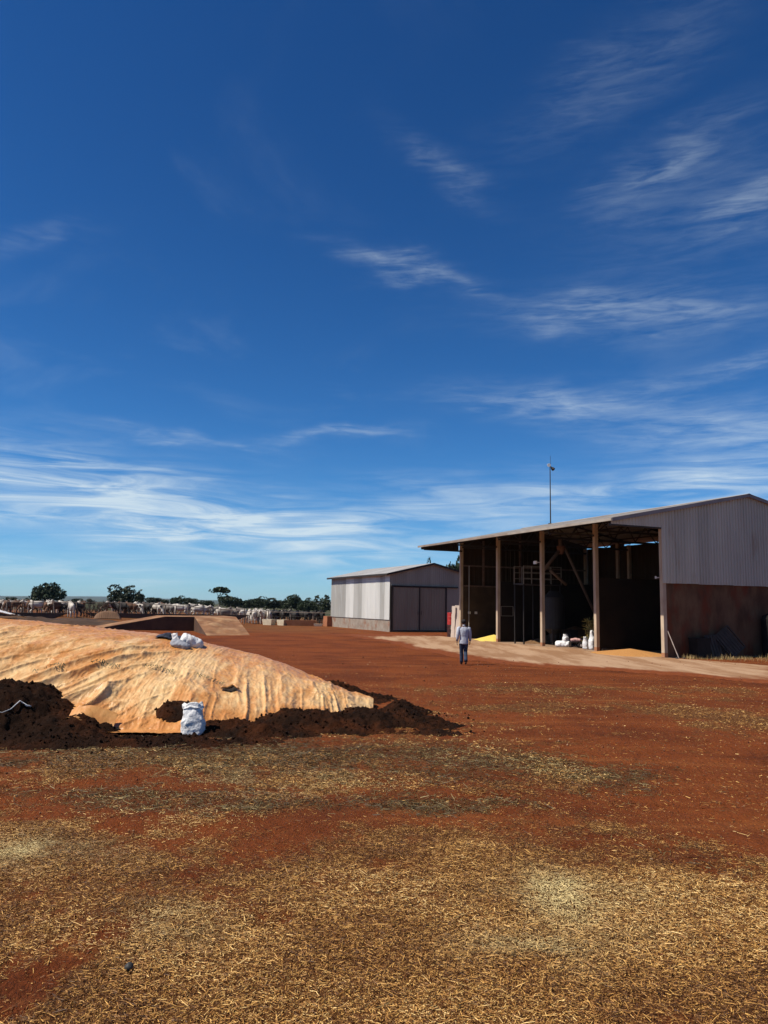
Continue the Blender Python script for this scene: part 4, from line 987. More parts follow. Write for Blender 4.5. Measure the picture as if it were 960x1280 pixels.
# catwalk with railing, augers: the feed mill in the middle bay
def build_mill():
    r = empty('feed_mill', L(1.2, 11.2, .035), PHI); tag(r, 'feed mill with raised railed catwalk and slanting auger pipes in the dark bay', 'feed mill')
    P = pm('pale_rail_paint', (.24, .20, .145), (.17, .14, .10), 4, .7); Q = pm('auger_paint', (.14, .09, .058), (.10, .065, .042), 3, .7)
    o = lambda t, s, z: (t - 1.2, s - 11.2, z - .035)
    mb = MB(); mb.box(o(-.1, 11.6, 3.66), o(2.75, 12.7, 3.74)); mb.build('platform', STEEL_DK, r)
    for t in (-.05, 1.3, 2.65):
        for s in (11.66, 12.64):
            mb = MB(); mb.bar(o(t, s, 0.035), o(t, s, 3.66), .07); mb.build('leg', pm('black_steel', (.012, .010, .009), (.02, .016, .013), 3, .7), r)
    for z in (4.05, 4.42, 4.80):
        for s in (11.62, 12.66):
            mb = MB(); mb.bar(o(-.1, s, z), o(2.75, s, z), .045); mb.build('rail', P, r)
    for t in (-.08, .5, 1.22, 1.94, 2.72):
        for s in (11.62, 12.66):
            mb = MB(); mb.bar(o(t, s, 3.70), o(t, s, 4.82), .045); mb.build('rail_post', P, r)
    for p, q, rad in (((1.95, 10.5, 5.93), (.62, 10.5, 4.55), .10), ((2.19, 10.5, 5.94), (4.55, 10.5, 1.7), .085), ((1.1, 10.5, 4.53), (2.27, 10.5, 3.68), .09), ((1.9, 10.5, 5.6), (1.83, 10.5, 6.55), .11)):
        mb = MB(); mb.tube([o(*p), o(*q)], rad, 12); mb.build('auger_pipe', Q, r, True)
    mb = MB(); mb.tube([o(1.9, 10.5, 5.55), o(1.9, 10.5, 5.9), o(1.9, 10.5, 6.05)], [.12, .26, .26], 14); mb.build('hopper', pm('rusty_red_paint', (.15, .06, .03), (.1, .04, .02), 4, .7), r)
    # mixer body underneath
    mb = MB(); mb.tube([o(1.7, 11.0, .2), o(1.7, 11.0, .7), o(1.7, 11.0, 1.0), o(1.7, 11.0, 2.9), o(1.7, 11.0, 3.3)], [.25, .3, .62, .62, .3], 22); mb.build('mixer_tank', pm('grey_mill_paint', (.022, .02, .018), (.015, .013, .012), 3, .6), r)
    for a in range(4):
        mb = MB(); x, y = 1.7 + .55 * math.cos(a * 1.57 + .78), 11.0 + .55 * math.sin(a * 1.57 + .78); mb.bar(o(x, y, .036), o(x, y, 1.3), .07); mb.build('leg', STEEL_DK, r)
    mb = MB(); mb.box(o(2.5, 10.5, .45), o(3.1, 11.0, .95)); mb.tube([o(2.45, 10.75, .7), o(2.2, 10.75, .7)], .05, 8); mb.build('motor', STEEL_DK, r)
build_mill()
# against the near gable: pole, slatted gate panels, dark crate, door leaf
mb = MB(); mb.tube([(.26, -.62, .02), (.12, -.10, 1.27)], .022, 7); o = mb.build('pole', pm('pale_pole', (.42, .34, .28), (.3, .24, .2), 5, .8)); put(o, .0, 0); tag(o, 'thin pale pole leaning against the dark block wall', 'pole')
def gate_panel(name, w_, h, label, t, s, rz, lean, roll):
    r = empty(name, L(t, s, .02)); r.rotation_euler = (R(lean), R(roll), PHI + rz); tag(r, label, 'gate panel', 'gate panels leaning on the block wall')
    M_ = pm('dark_gate_steel', (.035, .025, .018), (.06, .04, .028), 3, .7)
    mb = MB()
    for a, c in (((0, 0, 0), (w_, 0, 0)), ((0, 0, h), (w_, 0, h)), ((0, 0, 0), (0, 0, h)), ((w_, 0, 0), (w_, 0, h))): mb.bar(a, c, .06)
    mb.build('frame', M_, r)
    for i in range(5):
        mb = MB(); x = w_ * (i + 1) / 6; mb.box((x - .07, -.015, .03), (x + .07, .015, h - .03)); mb.build('slat', M_, r)
gate_panel('gate_panel', 1.0, 1.25, 'slatted dark panel slumped diagonally against the block wall', 3.5, -.75, 0, -22, -32)
gate_panel('gate_panel', 1.1, 1.05, 'upright dark slatted panel left of the slumped panel', 2.35, -.55, 0, -16, -4)
mb = MB(); mb.box((0, -.5, 0), (.85, 0, .9)); mb.box((-.03, -.53, .9), (.88, .03, .95)); mb.box((.05, -.515, .1), (.8, -.5, .8)); o = mb.build('crate', pm('blackened_wood', (.012, .009, .007), (.02, .015, .011), 4, .9)); put(o, 1.42, -.10, .0); tag(o, 'blackened wooden crate against the block wall near the pole', 'crate')
r = empty('water_tank', L(5.95, -.75, 0), PHI); tag(r, 'black upright tank at the right edge beside the block wall', 'tank')
mb = MB(); mb.tube([(.35, 0, 0), (.35, 0, .05), (.35, 0, 1.9), (.35, 0, 2.05), (.35, 0, 2.15)], [.5, .53, .53, .45, .2], 28); mb.build('body', pm('dull_black_tank', (.012, .011, .010), (.02, .018, .016), 3, .95, spec=.05), r, False)
mb = MB(); mb.tube([(.35, 0, 2.14), (.35, 0, 2.22)], .22, 16); mb.build('lid', BLACKPL, r)
# brick and stone by the pole foot
for k, (t, s, q, lb) in enumerate([(-.03, -.80, .07, 'small dark stone at the foot of the leaning pole'), (.55, -.65, .055, 'dark stone right of the leaning pole')]):
    bm = bmesh.new(); bmesh.ops.create_icosphere(bm, subdivisions=2, radius=q)
    for v in bm.verts: v.co *= 1 + .3 * (random.random() - .5); v.co.z *= .8
    me = bpy.data.meshes.new('stone'); bm.to_mesh(me); bm.free(); o = link('stone', me, MATS['dark_stone']); put(o, t, s, q * .5); tag(o, lb, 'stone')
# dry weeds along the gable wall
def weeds():
    n = 5200; t = RNG.uniform(.6, 9, n); s = -.35 - np.abs(RNG.normal(0, 1.5, n)) * (.25 + sst(t, .3, 5))
    c, q = math.cos(PHI), math.sin(PHI); x = 13.351 + c * t - q * s; y = 36.726 + q * t + c * s
    h = (.03 + .20 * RNG.random(n) ** 3) * (.25 + 1.3 * vnoise(t * 1.7, s * 1.3, 3) ** 2); a = RNG.random(n) * 6.28; le = .45 * (RNG.random(n))
    C = np.stack([x, y, ground_z(x, y)], 1); W_ = np.stack([np.cos(a), np.sin(a), 0 * a], 1) * (.006 + .008 * RNG.random(n))[:, None]
    T = C + np.stack([np.cos(a + 1.5) * h * le, np.sin(a + 1.5) * h * le, h], 1)
    V = np.stack([C - W_, C + W_, T + W_ * .3, T - W_ * .3], 1).reshape(-1, 3); F = np.arange(n * 4).reshape(-1, 4)
    me = fast_mesh('dry_weeds', V, F, False); attr(me, 'tone', np.repeat(RNG.random(n), 4)); attr(me, 'pale', np.zeros(n * 4))
    tag(link('dry_weeds', me, strawmat('dry_weed', [(0, (.07, .06, .02)), (.4, (.24, .16, .055)), (1, (.48, .33, .14))], (.3, .3, .2))), 'dry yellow weeds along the foot of the block wall', 'weeds', kind='stuff')
weeds()

# ------------------------------------------------------------------ loading ramp behind the heap
def build_ramp():
    K = Vector((-14.75, 60.92, 1.1)); TR = Vector((-12.1, 64.2, 1.1)); BL = Vector((-11.7, 52.1, -.02)); BR = Vector((-9.24, 54.6, -.02))
    g = Vector((math.cos(PHI), math.sin(PHI), 0)); d = Vector((-math.sin(PHI), math.cos(PHI), 0))
    root = empty('loading_ramp', (K.x, K.y, 0)); o = lambda v: v - Vector((K.x, K.y, 0))
    tag(root, 'earth loading ramp with shaded retaining wall behind the tarpaulin heap', 'ramp')
    E1 = pm('ramp_earth', (.24, .115, .05), (.17, .075, .032), .8, .95, .5, 9, c3=(.34, .20, .10), s3=.9, t3=(.45, .7))
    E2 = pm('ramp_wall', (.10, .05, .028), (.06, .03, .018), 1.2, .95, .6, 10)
    def patch(name, A, B, C, D, n, mat, amp):
        u, v = np.meshgrid(np.linspace(0, 1, n), np.linspace(0, 1, n)); u = u.ravel()[:, None]; v = v.ravel()[:, None]
        A, B, C, D = (np.array(o(q)[:]) for q in (A, B, C, D))
        P = (A * (1 - u) + B * u) * (1 - v) + (D * (1 - u) + C * u) * v
        e = (np.minimum(np.minimum(u, 1 - u), np.minimum(v, 1 - v)) * 6).clip(0, 1)
        P[:, 2:] += amp * fbm(P[:, 0], P[:, 1], .9, 3, 81)[:, None] * e
        return link(name, fast_mesh(name, P, grid_faces(n, n)), mat, root)
    patch('ramp_surface', BL, BR, TR, K, 60, E1, .16)
    # right and left cheeks of the ramp
    z0 = lambda v: Vector((v.x, v.y, -.1))
    mb = MB(); mb.add([o(BL), o(K), o(z0(K)), o(z0(BL))], [(0, 1, 2, 3)]); mb.add([o(BR), o(TR), o(z0(TR)), o(z0(BR))], [(0, 3, 2, 1)]); mb.build('cheek', E2, root)
    # platform and side ramp to the left, with their retaining wall
    P1 = K - g * 2.2; P2 = K - g * 7.4; P2 = Vector((P2.x, P2.y, .12)); w_ = d * 5.0
    patch('platform_top', P1, K, K + w_, P1 + w_, 20, E1, .05)
    patch('platform_top', K, TR, TR + w_, K + w_, 20, E1, .05)
    patch('side_ramp', P2, P1, P1 + w_, P2 + w_, 24, E1, .04)
    mb = MB(); e = d * .03
    for a, c in ((P2, P1), (P1, K)):
        mb.add([o(z0(a) - e), o(z0(c) - e), o(c - e), o(a - e), o(z0(a) + d * .25), o(z0(c) + d * .25), o(c + d * .25 - Vector((0, 0, .02))), o(a + d * .25 - Vector((0, 0, .02)))], [(0, 1, 2, 3), (4, 7, 6, 5), (0, 4, 5, 1), (3, 2, 6, 7), (0, 3, 7, 4), (1, 5, 6, 2)])
    mb.build('retaining_wall', E2, root)
    mb = MB(); mb.add([o(TR), o(TR + w_), o(z0(TR + w_)), o(z0(TR))], [(0, 1, 2, 3)]); mb.add([o(TR + w_), o(P2 + w_), o(z0(P2 + w_)), o(z0(TR + w_))], [(0, 1, 2, 3)]); mb.build('cheek', E2, root)
build_ramp()
def gzf(x, y): return float(ground_z(np.array([x]), np.array([y]))[0])
# low brown canvas-covered stack beside the ramp
def canvas_stack():
    nx, ny = 40, 16; V = []
    for j in range(ny + 1):
        t = j / ny
        for i in range(nx + 1):
            u = i / nx * 2 - 1
            h = .72 * max(0, 1 - abs(u) ** 2.6) ** .6 * min(1, 4 * min(t, 1 - t) + .05) + .03 * math.sin(i * 1.9) * (1 - abs(u))
            V.append((u * 1.2, (t - .5) * 1.8 + .02 * math.sin(i * 2.1), h))
    mb = MB(); n = nx + 1; mb.add(V, [(j * n + i, j * n + i + 1, (j + 1) * n + i + 1, (j + 1) * n + i) for j in range(ny) for i in range(nx)])
    o = mb.build('canvas_stack', pm('brown_canvas', (.20, .11, .06), (.13, .07, .04), 4, .9, .5, 12, stretch=(3, 1, .4)), None, True)
    x, y = -26.2, 74.0; o.location = (x, y, gzf(x, y)); o.rotation_euler = (0, 0, .3); tag(o, 'low rounded stack under brown canvas beside the cattle pens', 'canvas stack')
canvas_stack()

# ------------------------------------------------------------------ skinned figures
def skin_mesh(name, nodes, edges, sub=2, root=0):
    """nodes: (x, y, z, rx, ry) ; a tapered, continuous surface grown round the skeleton"""
    me = bpy.data.meshes.new(name); me.from_pydata([n[:3] for n in nodes], edges, [])
    ob = bpy.data.objects.new(name, me); COL.objects.link(ob)
    ob.modifiers.new('Skin', 'SKIN'); sv = me.skin_vertices[0].data
    for i, n in enumerate(nodes): sv[i].radius = (n[3], n[4] if len(n) > 4 else n[3]); sv[i].use_root = (i == root)
    ss_ = ob.modifiers.new('Sub', 'SUBSURF'); ss_.levels = sub; ss_.render_levels = sub
    dg = bpy.context.evaluated_depsgraph_get(); out = bpy.data.meshes.new_from_object(ob.evaluated_get(dg))
    bpy.data.objects.remove(ob); bpy.data.meshes.remove(me)
    out.name = name; out.polygons.foreach_set('use_smooth', [True] * len(out.polygons)); return out
def join(meshes, name):
    bm = bmesh.new()
    for m in meshes: bm.from_mesh(m)
    out = bpy.data.meshes.new(name); bm.to_mesh(out); bm.free(); out.polygons.foreach_set('use_smooth', [True] * len(out.polygons)); return out

def build_man():
    root = empty('person', (3.19, 30.25, 0), R(4)); root.location.z = gzf(3.19, 30.25) + .004
    tag(root, 'man in pale blue shirt and dark jeans walking away across the yard', 'person')
    SKIN = pm('dark_skin', (.09, .045, .028), (.075, .037, .022), 8, .55)
    SHIRT = pm('pale_blue_shirt', (.44, .45, .49), (.34, .36, .41), 6, .85, .8, 9, stretch=(1.6, 1.6, .7), bdist=.03)
    JEANS = pm('dark_blue_jeans', (.035, .055, .095), (.022, .032, .055), 9, .9, .5, 30)
    SHOE = pm('dark_shoe', (.02, .015, .012), (.03, .02, .015), 8, .7)
    # joints (he faces +y, away from the camera); right leg has pushed off, left leg takes the weight
    hipL, hipR = (-.09, 0, .90), (.09, 0, .90)
    kneeL, ankL, toeL = (-.075, .09, .50), (-.06, .13, .10), (-.065, .27, .035)
    kneeR, ankR, toeR = (.075, .04, .50), (.050, -.20, .16), (.055, -.13, .03)
    shL, shR = (-.185, 0, 1.415), (.185, 0, 1.415)
    elL, wrL = (-.245, -.06, 1.15), (-.262, .01, .90)
    elR, wrR = (.245, .01, 1.14), (.262, .09, .91)
    b = [(0, 0, .93, .125, .09), (0, -.005, 1.10, .125, .085), (0, -.005, 1.28, .145, .09), (0, 0, 1.42, .11, .075), (0, .01, 1.50, .060, .062), (0, .02, 1.555, .066, .072),
         (0, .025, 1.62, .098, .118), (0, .025, 1.69, .090, .110), (0, .02, 1.735, .05, .06)]
    e = [(i, i + 1) for i in range(8)]
    def chain(start, pts):
        k = len(b)
        for i, p in enumerate(pts): b.append(p); e.append((start if i == 0 else k + i - 1, k + i))
        return len(b) - 1
    hl = chain(0, [(*hipL, .085), (*kneeL, .055), (*ankL, .038)]); chain(hl, [(toeL[0], toeL[1] - .08, .045, .038, .03), (*toeL, .030, .022)])
    hr = chain(0, [(*hipR, .085), (*kneeR, .055), (*ankR, .038)]); chain(hr, [(toeR[0], toeR[1] - .02, .07, .036, .03), (*toeR, .030, .022)])
    al = chain(3, [(*shL, .06), (*elL, .042), (*wrL, .028)]); ar = chain(3, [(*shR, .06), (*elR, .042), (*wrR, .028)])
    # nose, chin, ears grow out of the head
    chain(6, [(0, .115, 1.625, .014)]); chain(5, [(0, .085, 1.56, .022)]); chain(6, [(-.078, .015, 1.63, .012, .02)]); chain(6, [(.078, .015, 1.63, .012, .02)])
    parts = [skin_mesh('body', b, e, 2)]
    # hands: palm, four fingers, thumb
    for sgn, w_ in ((-1, wrL), (1, wrR)):
        x, y, z = w_
        parts.append(skin_mesh('palm', [(x, y, z + .01, .022, .028), (x, y + .005, z - .05, .018, .040), (x, y + .01, z - .085, .014, .038)], [(0, 1), (1, 2)], 1))
        for i, ln in enumerate((.062, .074, .078, .066)):
            yy = y + .042 - i * .022
            parts.append(skin_mesh('finger', [(x, yy, z - .08, .0095), (x - sgn * .006, yy + .003, z - .08 - ln * .5, .0088), (x - sgn * .020, yy + .002, z - .08 - ln, .0075)], [(0, 1), (1, 2)], 1))
        parts.append(skin_mesh('thumb', [(x, y + .03, z - .035, .011), (x - sgn * .008, y + .062, z - .065, .010), (x - sgn * .012, y + .068, z - .098, .0085)], [(0, 1), (1, 2)], 1))
    link('body', join(parts, 'body'), SKIN, root)
    # shirt: lofted rings from hem to neck, sleeves to the wrist
    def loft(secs, n=26, seed=1, amp=.012):
        V = []
        for j, (cx, cy, cz, rx, ry) in enumerate(secs):
            for i in range(n):
                a = 2 * math.pi * i / n
                f = 1 + amp / max(rx, .05) * (float(ridged(np.array([math.cos(a) * 2.2 + seed]), np.array([cz * 5 + math.sin(a) * 2]), 1.2, 2, seed)[0]) - .6)
                ca, sa = math.cos(a), math.sin(a)
                V.append((cx + math.copysign(abs(ca) ** .85, ca) * rx * f, cy + math.copysign(abs(sa) ** .85, sa) * ry * f, cz + .012 * math.sin(a * 3 + seed) * (j == 0)))
        m = len(secs); mb = MB(); mb.add(V, [(j * n + i, j * n + (i + 1) % n, (j + 1) * n + (i + 1) % n, (j + 1) * n + i) for j in range(m - 1) for i in range(n)] + [tuple(range(n))[::-1], tuple((m - 1) * n + i for i in range(n))])
        return mb.mesh('loft', True)
    def dense(secs, k=5):
        o = []
        for p, q in zip(secs[:-1], secs[1:]):
            for i in range(k): o.append(tuple(a + (c - a) * i / k for a, c in zip(p, q)))
        return o + [secs[-1]]
    body = loft(dense([(0, -.01, .80, .178, .128), (0, -.005, .95, .170, .125), (0, -.005, 1.08, .160, .115), (0, -.01, 1.25, .178, .125), (0, -.005, 1.36, .190, .122), (0, 0, 1.425, .165, .100), (0, .005, 1.47, .095, .075), (0, .01, 1.50, .066, .066)]), seed=3, amp=.022)
    sl = []
    for sg, sh, el, wr in ((-1, shL, elL, wrL), (1, shR, elR, wrR)):
        mb = MB(); pts = [(sh[0] * .75, sh[1], sh[2] + .01), (sh[0] * 1.06, sh[1], sh[2] - .02), (sh[0] * 1.2, (sh[1] + el[1]) / 2, 1.29), el, ((el[0] + wr[0]) / 2, (el[1] + wr[1]) / 2, (el[2] + wr[2]) / 2), (wr[0], wr[1], wr[2] + .015)]
        mb.tube(pts, [.07, .083, .076, .066, .056, .045], 14); sl.append(mb.mesh('sleeve', True))
    sh_ = link('shirt', join([body] + sl, 'shirt'), SHIRT, root)
    m2 = MB(); m2.tube([(0, .005, 1.48), (0, .008, 1.515), (0, .01, 1.53)], [.078, .074, .068], 16); m2.build('collar', SHIRT, sh_, True)
    pel = loft([(0, 0, .78, .150, .110), (0, 0, .86, .158, .118), (0, 0, .95, .150, .112), (0, 0, 1.0, .14, .105)], seed=5, amp=.006)
    lg = []
    for hp, kn, an in ((hipL, kneeL, ankL), (hipR, kneeR, ankR)):
        mb = MB(); mid = lambda p, q, t: tuple(a + (c - a) * t for a, c in zip(p, q))
        mb.tube([(hp[0], hp[1], hp[2] + .02), mid(hp, kn, .3), mid(hp, kn, .7), kn, mid(kn, an, .35), mid(kn, an, .8), (an[0], an[1], an[2] - .01)], [.098, .096, .082, .074, .073, .068, .070], 16); lg.append(mb.mesh('leg', True))
    link('jeans', join([pel] + lg, 'jeans'), JEANS, root)
    for an, to in ((ankL, toeL), (ankR, toeR)):
        link('shoe', skin_mesh('shoe', [(an[0], an[1] - .03, an[2] - .05, .042, .04), (an[0], (an[1] + to[1]) / 2, (an[2] + to[2]) / 2 - .015, .045, .036), (to[0], to[1] + .02, to[2] + .008, .038, .028)], [(0, 1), (1, 2)], 2), SHOE, root)
    link('hair', skin_mesh('hair', [(0, -.012, 1.575, .085, .068), (0, -.002, 1.645, .106, .112), (0, .012, 1.70, .100, .112), (0, .018, 1.755, .055, .065)], [(0, 1), (1, 2), (2, 3)], 2), pm('black_hair', (.010, .008, .007), (.02, .016, .014), 40, .8, .6, 60), root)
    for sx_ in (-.03, .03):
        m2 = MB(); m2.tube([(sx_, .105, 1.645), (sx_, .118, 1.645)], [.013, .009], 10); m2.build('eye', pm('eye_white', (.6, .58, .55)), root)
    m2 = MB(); m2.tube([(-.028, .112, 1.578), (0, .120, 1.575), (.028, .112, 1.578)], [.005, .008, .005], 6); m2.build('mouth', pm('lip', (.16, .06, .05)), root)
build_man()

def cow_mesh(kind):
    """zebu: hump over the withers, deep chest, dewlap, hanging ears, jointed legs; faces +x"""
    up = kind == 0
    hd = [(.88, 0, 1.22, .13, .15), (1.10, 0, 1.36, .10, .13), (1.28, 0, 1.44, .105, .12), (1.46, 0, 1.34, .075, .08), (1.60, 0, 1.24, .058, .06)] if up else \
         [(.90, 0, 1.02, .14, .16), (1.12, 0, .78, .11, .13), (1.26, 0, .60, .105, .12), (1.36, 0, .42, .075, .08), (1.42, 0, .28, .058, .06)]
    n = [(0, 0, 1.05, .27, .36), (-.42, 0, 1.08, .26, .33), (-.72, 0, 1.12, .22, .26), (-.86, 0, 1.14, .10, .12), (.38, 0, 1.04, .26, .37), (.66, 0, 1.06, .20, .33)] + hd
    e = [(0, 1), (1, 2), (2, 3), (0, 4), (4, 5), (5, 6), (6, 7), (7, 8), (8, 9), (9, 10)]
    def ch(s, pts):
        k = len(n)
        for i, p in enumerate(pts): n.append(p); e.append((s if i == 0 else k + i - 1, k + i))
    ch(4, [(.42, 0, 1.46, .13, .13), (.36, 0, 1.56, .07, .07)])                                       # hump
    for sg in (-1, 1):
        ch(5, [(.55, .15 * sg, .78, .10), (.56, .16 * sg, .46, .055), (.55, .16 * sg, .22, .042), (.57, .16 * sg, .03, .058)])
        ch(2, [(-.60, .16 * sg, .86, .13), (-.50, .17 * sg, .64, .085), (-.74, .17 * sg, .42, .052), (-.70, .17 * sg, .20, .042), (-.67, .17 * sg, .03, .055)])
        q = n[8]; ch(8, [(q[0] - .04, .14 * sg, q[2] + .03, .05, .03), (q[0] - .05, .25 * sg, q[2] - .08, .04, .02)])   # ears
        ch(8, [(q[0] - .02, .08 * sg, q[2] + .12, .025), (q[0] - .07, .13 * sg, q[2] + .22, .014)])                    # horns
    ch(6, [(.86, 0, .86, .03, .11)])                                                                   # dewlap
    ch(3, [(-.94, 0, 1.04, .03), (-.98, 0, .70, .022), (-.97, 0, .48, .04)])                           # tail
    return skin_mesh('cow_body', n, e, 1)
COWS = [cow_mesh(0), cow_mesh(1)]
CM = {'white': pm('white_hide', (.56, .51, .44), (.38, .33, .28), 2.2, .8, c3=(.33, .29, .26), s3=1.4, t3=(.58, .75)),
      'grey': pm('grey_hide', (.22, .19, .16), (.14, .12, .10), 2.0, .8, c3=(.14, .12, .11), s3=1.5),
      'brown': pm('brown_hide', (.13, .06, .03), (.08, .04, .022), 2.0, .8), 'black': pm('black_hide', (.018, .015, .013), (.03, .025, .02), 3, .7)}
CB = {}
def cow(x, y, rz, colr, kind, label, group, sc=1.0, k_auto=True):
    key = (colr, kind)
    if key not in CB: m = COWS[kind].copy(); m.materials.clear(); m.materials.append(CM[colr]); CB[key] = m
    o = bpy.data.objects.new('cow', CB[key]); COL.objects.link(o)
    o.location = (x, y, gzf(x, y)); o.rotation_euler = (0, 0, rz); o.scale = (sc, sc, sc)
    if k_auto: label = colr + (' cow with raised head, ' if kind == 0 else ' cow with lowered head, ') + label
    tag(o, label, 'cow', group)
def px_at(px, y): return (px - 480) / 960 * y * 1.0
rc = random.Random(5)
# the nearer line of white cattle at the fence, ends-on to the camera
near = [(302, 87, 1.2), (309, 86, 1.9), (316, 85.5, 1.5), (322, 85.5, 1.7), (327, 84.5, 1.35), (333, 84.5, 1.75)]
side = ['leftmost', 'second', 'third', 'fourth', 'fifth', 'rightmost']
for k, (p, y, rz) in enumerate(near):
    cow(px_at(p, y) + .6, y, rz + (math.pi if k % 3 == 1 else 0), 'white' if k != 3 else 'grey', k % 2, ('grey cow, ' if k == 3 else 'white cow, ') + side[k] + ' from the left in the row beside the white trough', 'cattle standing beside the white trough', 1.0, False)
for k in range(8):
    p = 322 + k * 5 + rc.uniform(-2, 2); y = rc.uniform(91, 99); cow(px_at(p, y), y, rc.uniform(0, 6.28), 'white' if k < 4 else 'grey', rc.randint(0, 1), 'behind the row beside the white trough', 'cattle behind the trough row')
for k in range(13):
    p = 340 + k * 5.6 + rc.uniform(-2, 2); y = rc.uniform(86, 92); cow(px_at(p, y), y, rc.uniform(0, 6.28), 'black', rc.randint(0, 1), 'in the dark group left of the store shed', 'black cattle left of the store shed')
for k in range(16):
    p = 196 + k * 7 + rc.uniform(-3, 3); y = rc.uniform(84, 100); cow(px_at(p, y), y, rc.choice([0, 3.1, .4, 2.8]) + rc.uniform(-.3, .3), rc.choice(['white', 'grey', 'grey', 'white']), rc.randint(0, 1), 'in the middle herd behind the loading ramp', 'cattle behind the loading ramp')
for k in range(16):
    p = 142 + k * 4.4 + rc.uniform(-2, 2); y = rc.uniform(80, 92); cow(px_at(p, y), y, rc.uniform(0, 6.28), rc.choice(['white', 'black', 'grey', 'brown']), rc.randint(0, 1), 'in the crowd between round tree and ramp', 'cattle between the round tree and the ramp')
for k in range(34):
    p = -12 + k * 3.6 + rc.uniform(-2, 2); y = rc.uniform(74, 98); cow(px_at(p, y), y, rc.uniform(0, 6.28), rc.choice(['white', 'black', 'grey', 'brown', 'white', 'brown']), rc.randint(0, 1), 'in the far left herd below the round tree', 'cattle of the far left herd')

# ------------------------------------------------------------------ pens: fences, troughs, bank
POSTW = pm('grey_post_wood', (.24, .19, .15), (.15, .11, .085), 5, .9)
def fence(label, pts, step, h, rails, lean=0.0):
    p0 = Vector((*pts[0], 0)); r = empty('fence', (p0.x, p0.y, gzf(p0.x, p0.y))); tag(r, label, 'fence'); base = r.location.copy()
    post = MB(); post.tube([(0, 0, -.2), (.01, 0, h * .5), (0, 0, h)], [.065, .06, .055], 7); pmesh = post.mesh('post')
    top = []
    for a, c in zip(pts[:-1], pts[1:]):
        A = Vector((*a, 0)); C = Vector((*c, 0)); n = max(1, int((C - A).length / step))
        for i in range(n + (1 if c == pts[-1] else 0)):
            q = A.lerp(C, i / n); z = gzf(q.x, q.y); o = link('post', pmesh, POSTW, r); o.location = Vector((q.x, q.y, z)) - base
            o.rotation_euler = (rc.uniform(-1, 1) * lean, rc.uniform(-1, 1) * lean, rc.uniform(0, 6)); o.scale = (1, 1, rc.uniform(.9, 1.08)); top.append(Vector((q.x, q.y, z)) - base)
    for hz in rails:
        mb = MB(); mb.tube([p + Vector((0, -.07, hz)) for p in top], .012 if hz not in (rails[-1],) else .03, 5); mb.build('rail', POSTW if hz == rails[-1] else STEEL_DK, r)
fence('post and wire fence along the cattle beside the white trough', [(-17.5, 84.2), (-12.2, 83.2), (-4.9, 82.0)], 2.3, 1.5, (.5, .9, 1.35), .05)
fence('long post and rail fence before the far left cattle herd', [(-44, 71), (-33, 73), (-26, 77), (-16, 82)], 1.9, 1.55, (.45, .8, 1.15, 1.45), .12)
def trough(name, x, y, l, w_, h, rz, mat, label):
    r = empty(name, (x, y, gzf(x, y)), rz); tag(r, label, 'trough')
    mb = MB(); a, c, t = l / 2, w_ / 2, .06; k = .82
    mb.add([(-a * k, -c * k, 0), (a * k, -c * k, 0), (a * k, c * k, 0), (-a * k, c * k, 0), (-a, -c, h), (a, -c, h), (a, c, h), (-a, c, h), (-a + t, -c + t, h), (a - t, -c + t, h), (a - t, c - t, h), (-a + t, c - t, h), (-a * k + t, -c * k + t, .1), (a * k - t, -c * k + t, .1), (a * k - t, c * k - t, .1), (-a * k + t, c * k - t, .1)],
           [(0,3,2,1),(0,1,5,4),(1,2,6,5),(2,3,7,6),(3,0,4,7),(4,5,9,8),(5,6,10,9),(6,7,11,10),(7,4,8,11),(8,9,13,12),(9,10,14,13),(10,11,15,14),(11,8,12,15),(12,13,14,15)])
    mb.build('basin', mat, r)
    mb = MB()
    for sx_ in (-.6, .6): mb.box((sx_ * a - .06, -c * .7, -.12), (sx_ * a + .06, c * .7, .0))
    mb.build('foot', CONC, r)
TW = pm('cream_trough', (.66, .58, .42), (.55, .46, .32), 3, .7)
trough('water_trough', px_at(340, 81.5), 81.5, 1.25, .8, .60, -.5, TW, 'cream water trough, left one of the pair before the cattle')
trough('water_trough', px_at(357, 81.3), 81.3, 1.0, .8, .60, -.6, TW, 'cream water trough, right one beside the fence post')
trough('feed_trough', px_at(380, 82), 81.2, 3.2, .8, .58, .06, pm('red_dust_concrete', (.36, .17, .085), (.28, .12, .055), 2, .95, .3, 20), 'long reddish concrete feed trough left of the store shed')
trough('feed_trough', px_at(402, 81), 80.2, .9, .5, .24, 0, TW, 'short low cream trough next to the shed corner')
trough('feed_bunk', -21.5, 78.2, 16, .9, .62, PHI * .55, pm('dark_bunk', (.06, .045, .035), (.09, .06, .045), 1.5, .95), 'long dark feed bunk below the middle cattle herd')
trough('feed_bunk', -36, 70.5, 14, .9, .55, .16, MATS['dark_bunk'], 'long dark feed bunk at the far left below the herd')
# the manure bank in front of the far left pen
def bank():
    n = 120; u, v = np.meshgrid(np.linspace(0, 1, n), np.linspace(0, 1, 24)); u = u.ravel(); v = v.ravel()
    x = -46 + u * 24; y = 60 + v * 7 + u * 3
    z = ground_z(x, y) + .75 * np.sin(np.pi * v) ** 1.2 * np.sin(np.pi * u) ** .5 * (.7 + .5 * fbm(x, y, .5, 3, 88)) + .05 * fbm(x, y, 3, 3, 89) - .03
    o = link('earth_bank', fast_mesh('earth_bank', np.stack([x, y, z], 1), grid_faces(n, 24)), pm('dark_bank_earth', (.065, .034, .018), (.04, .022, .012), .8, .97, .8, 6, c3=(.10, .05, .02), s3=.6)); tag(o, kind='structure')
bank()

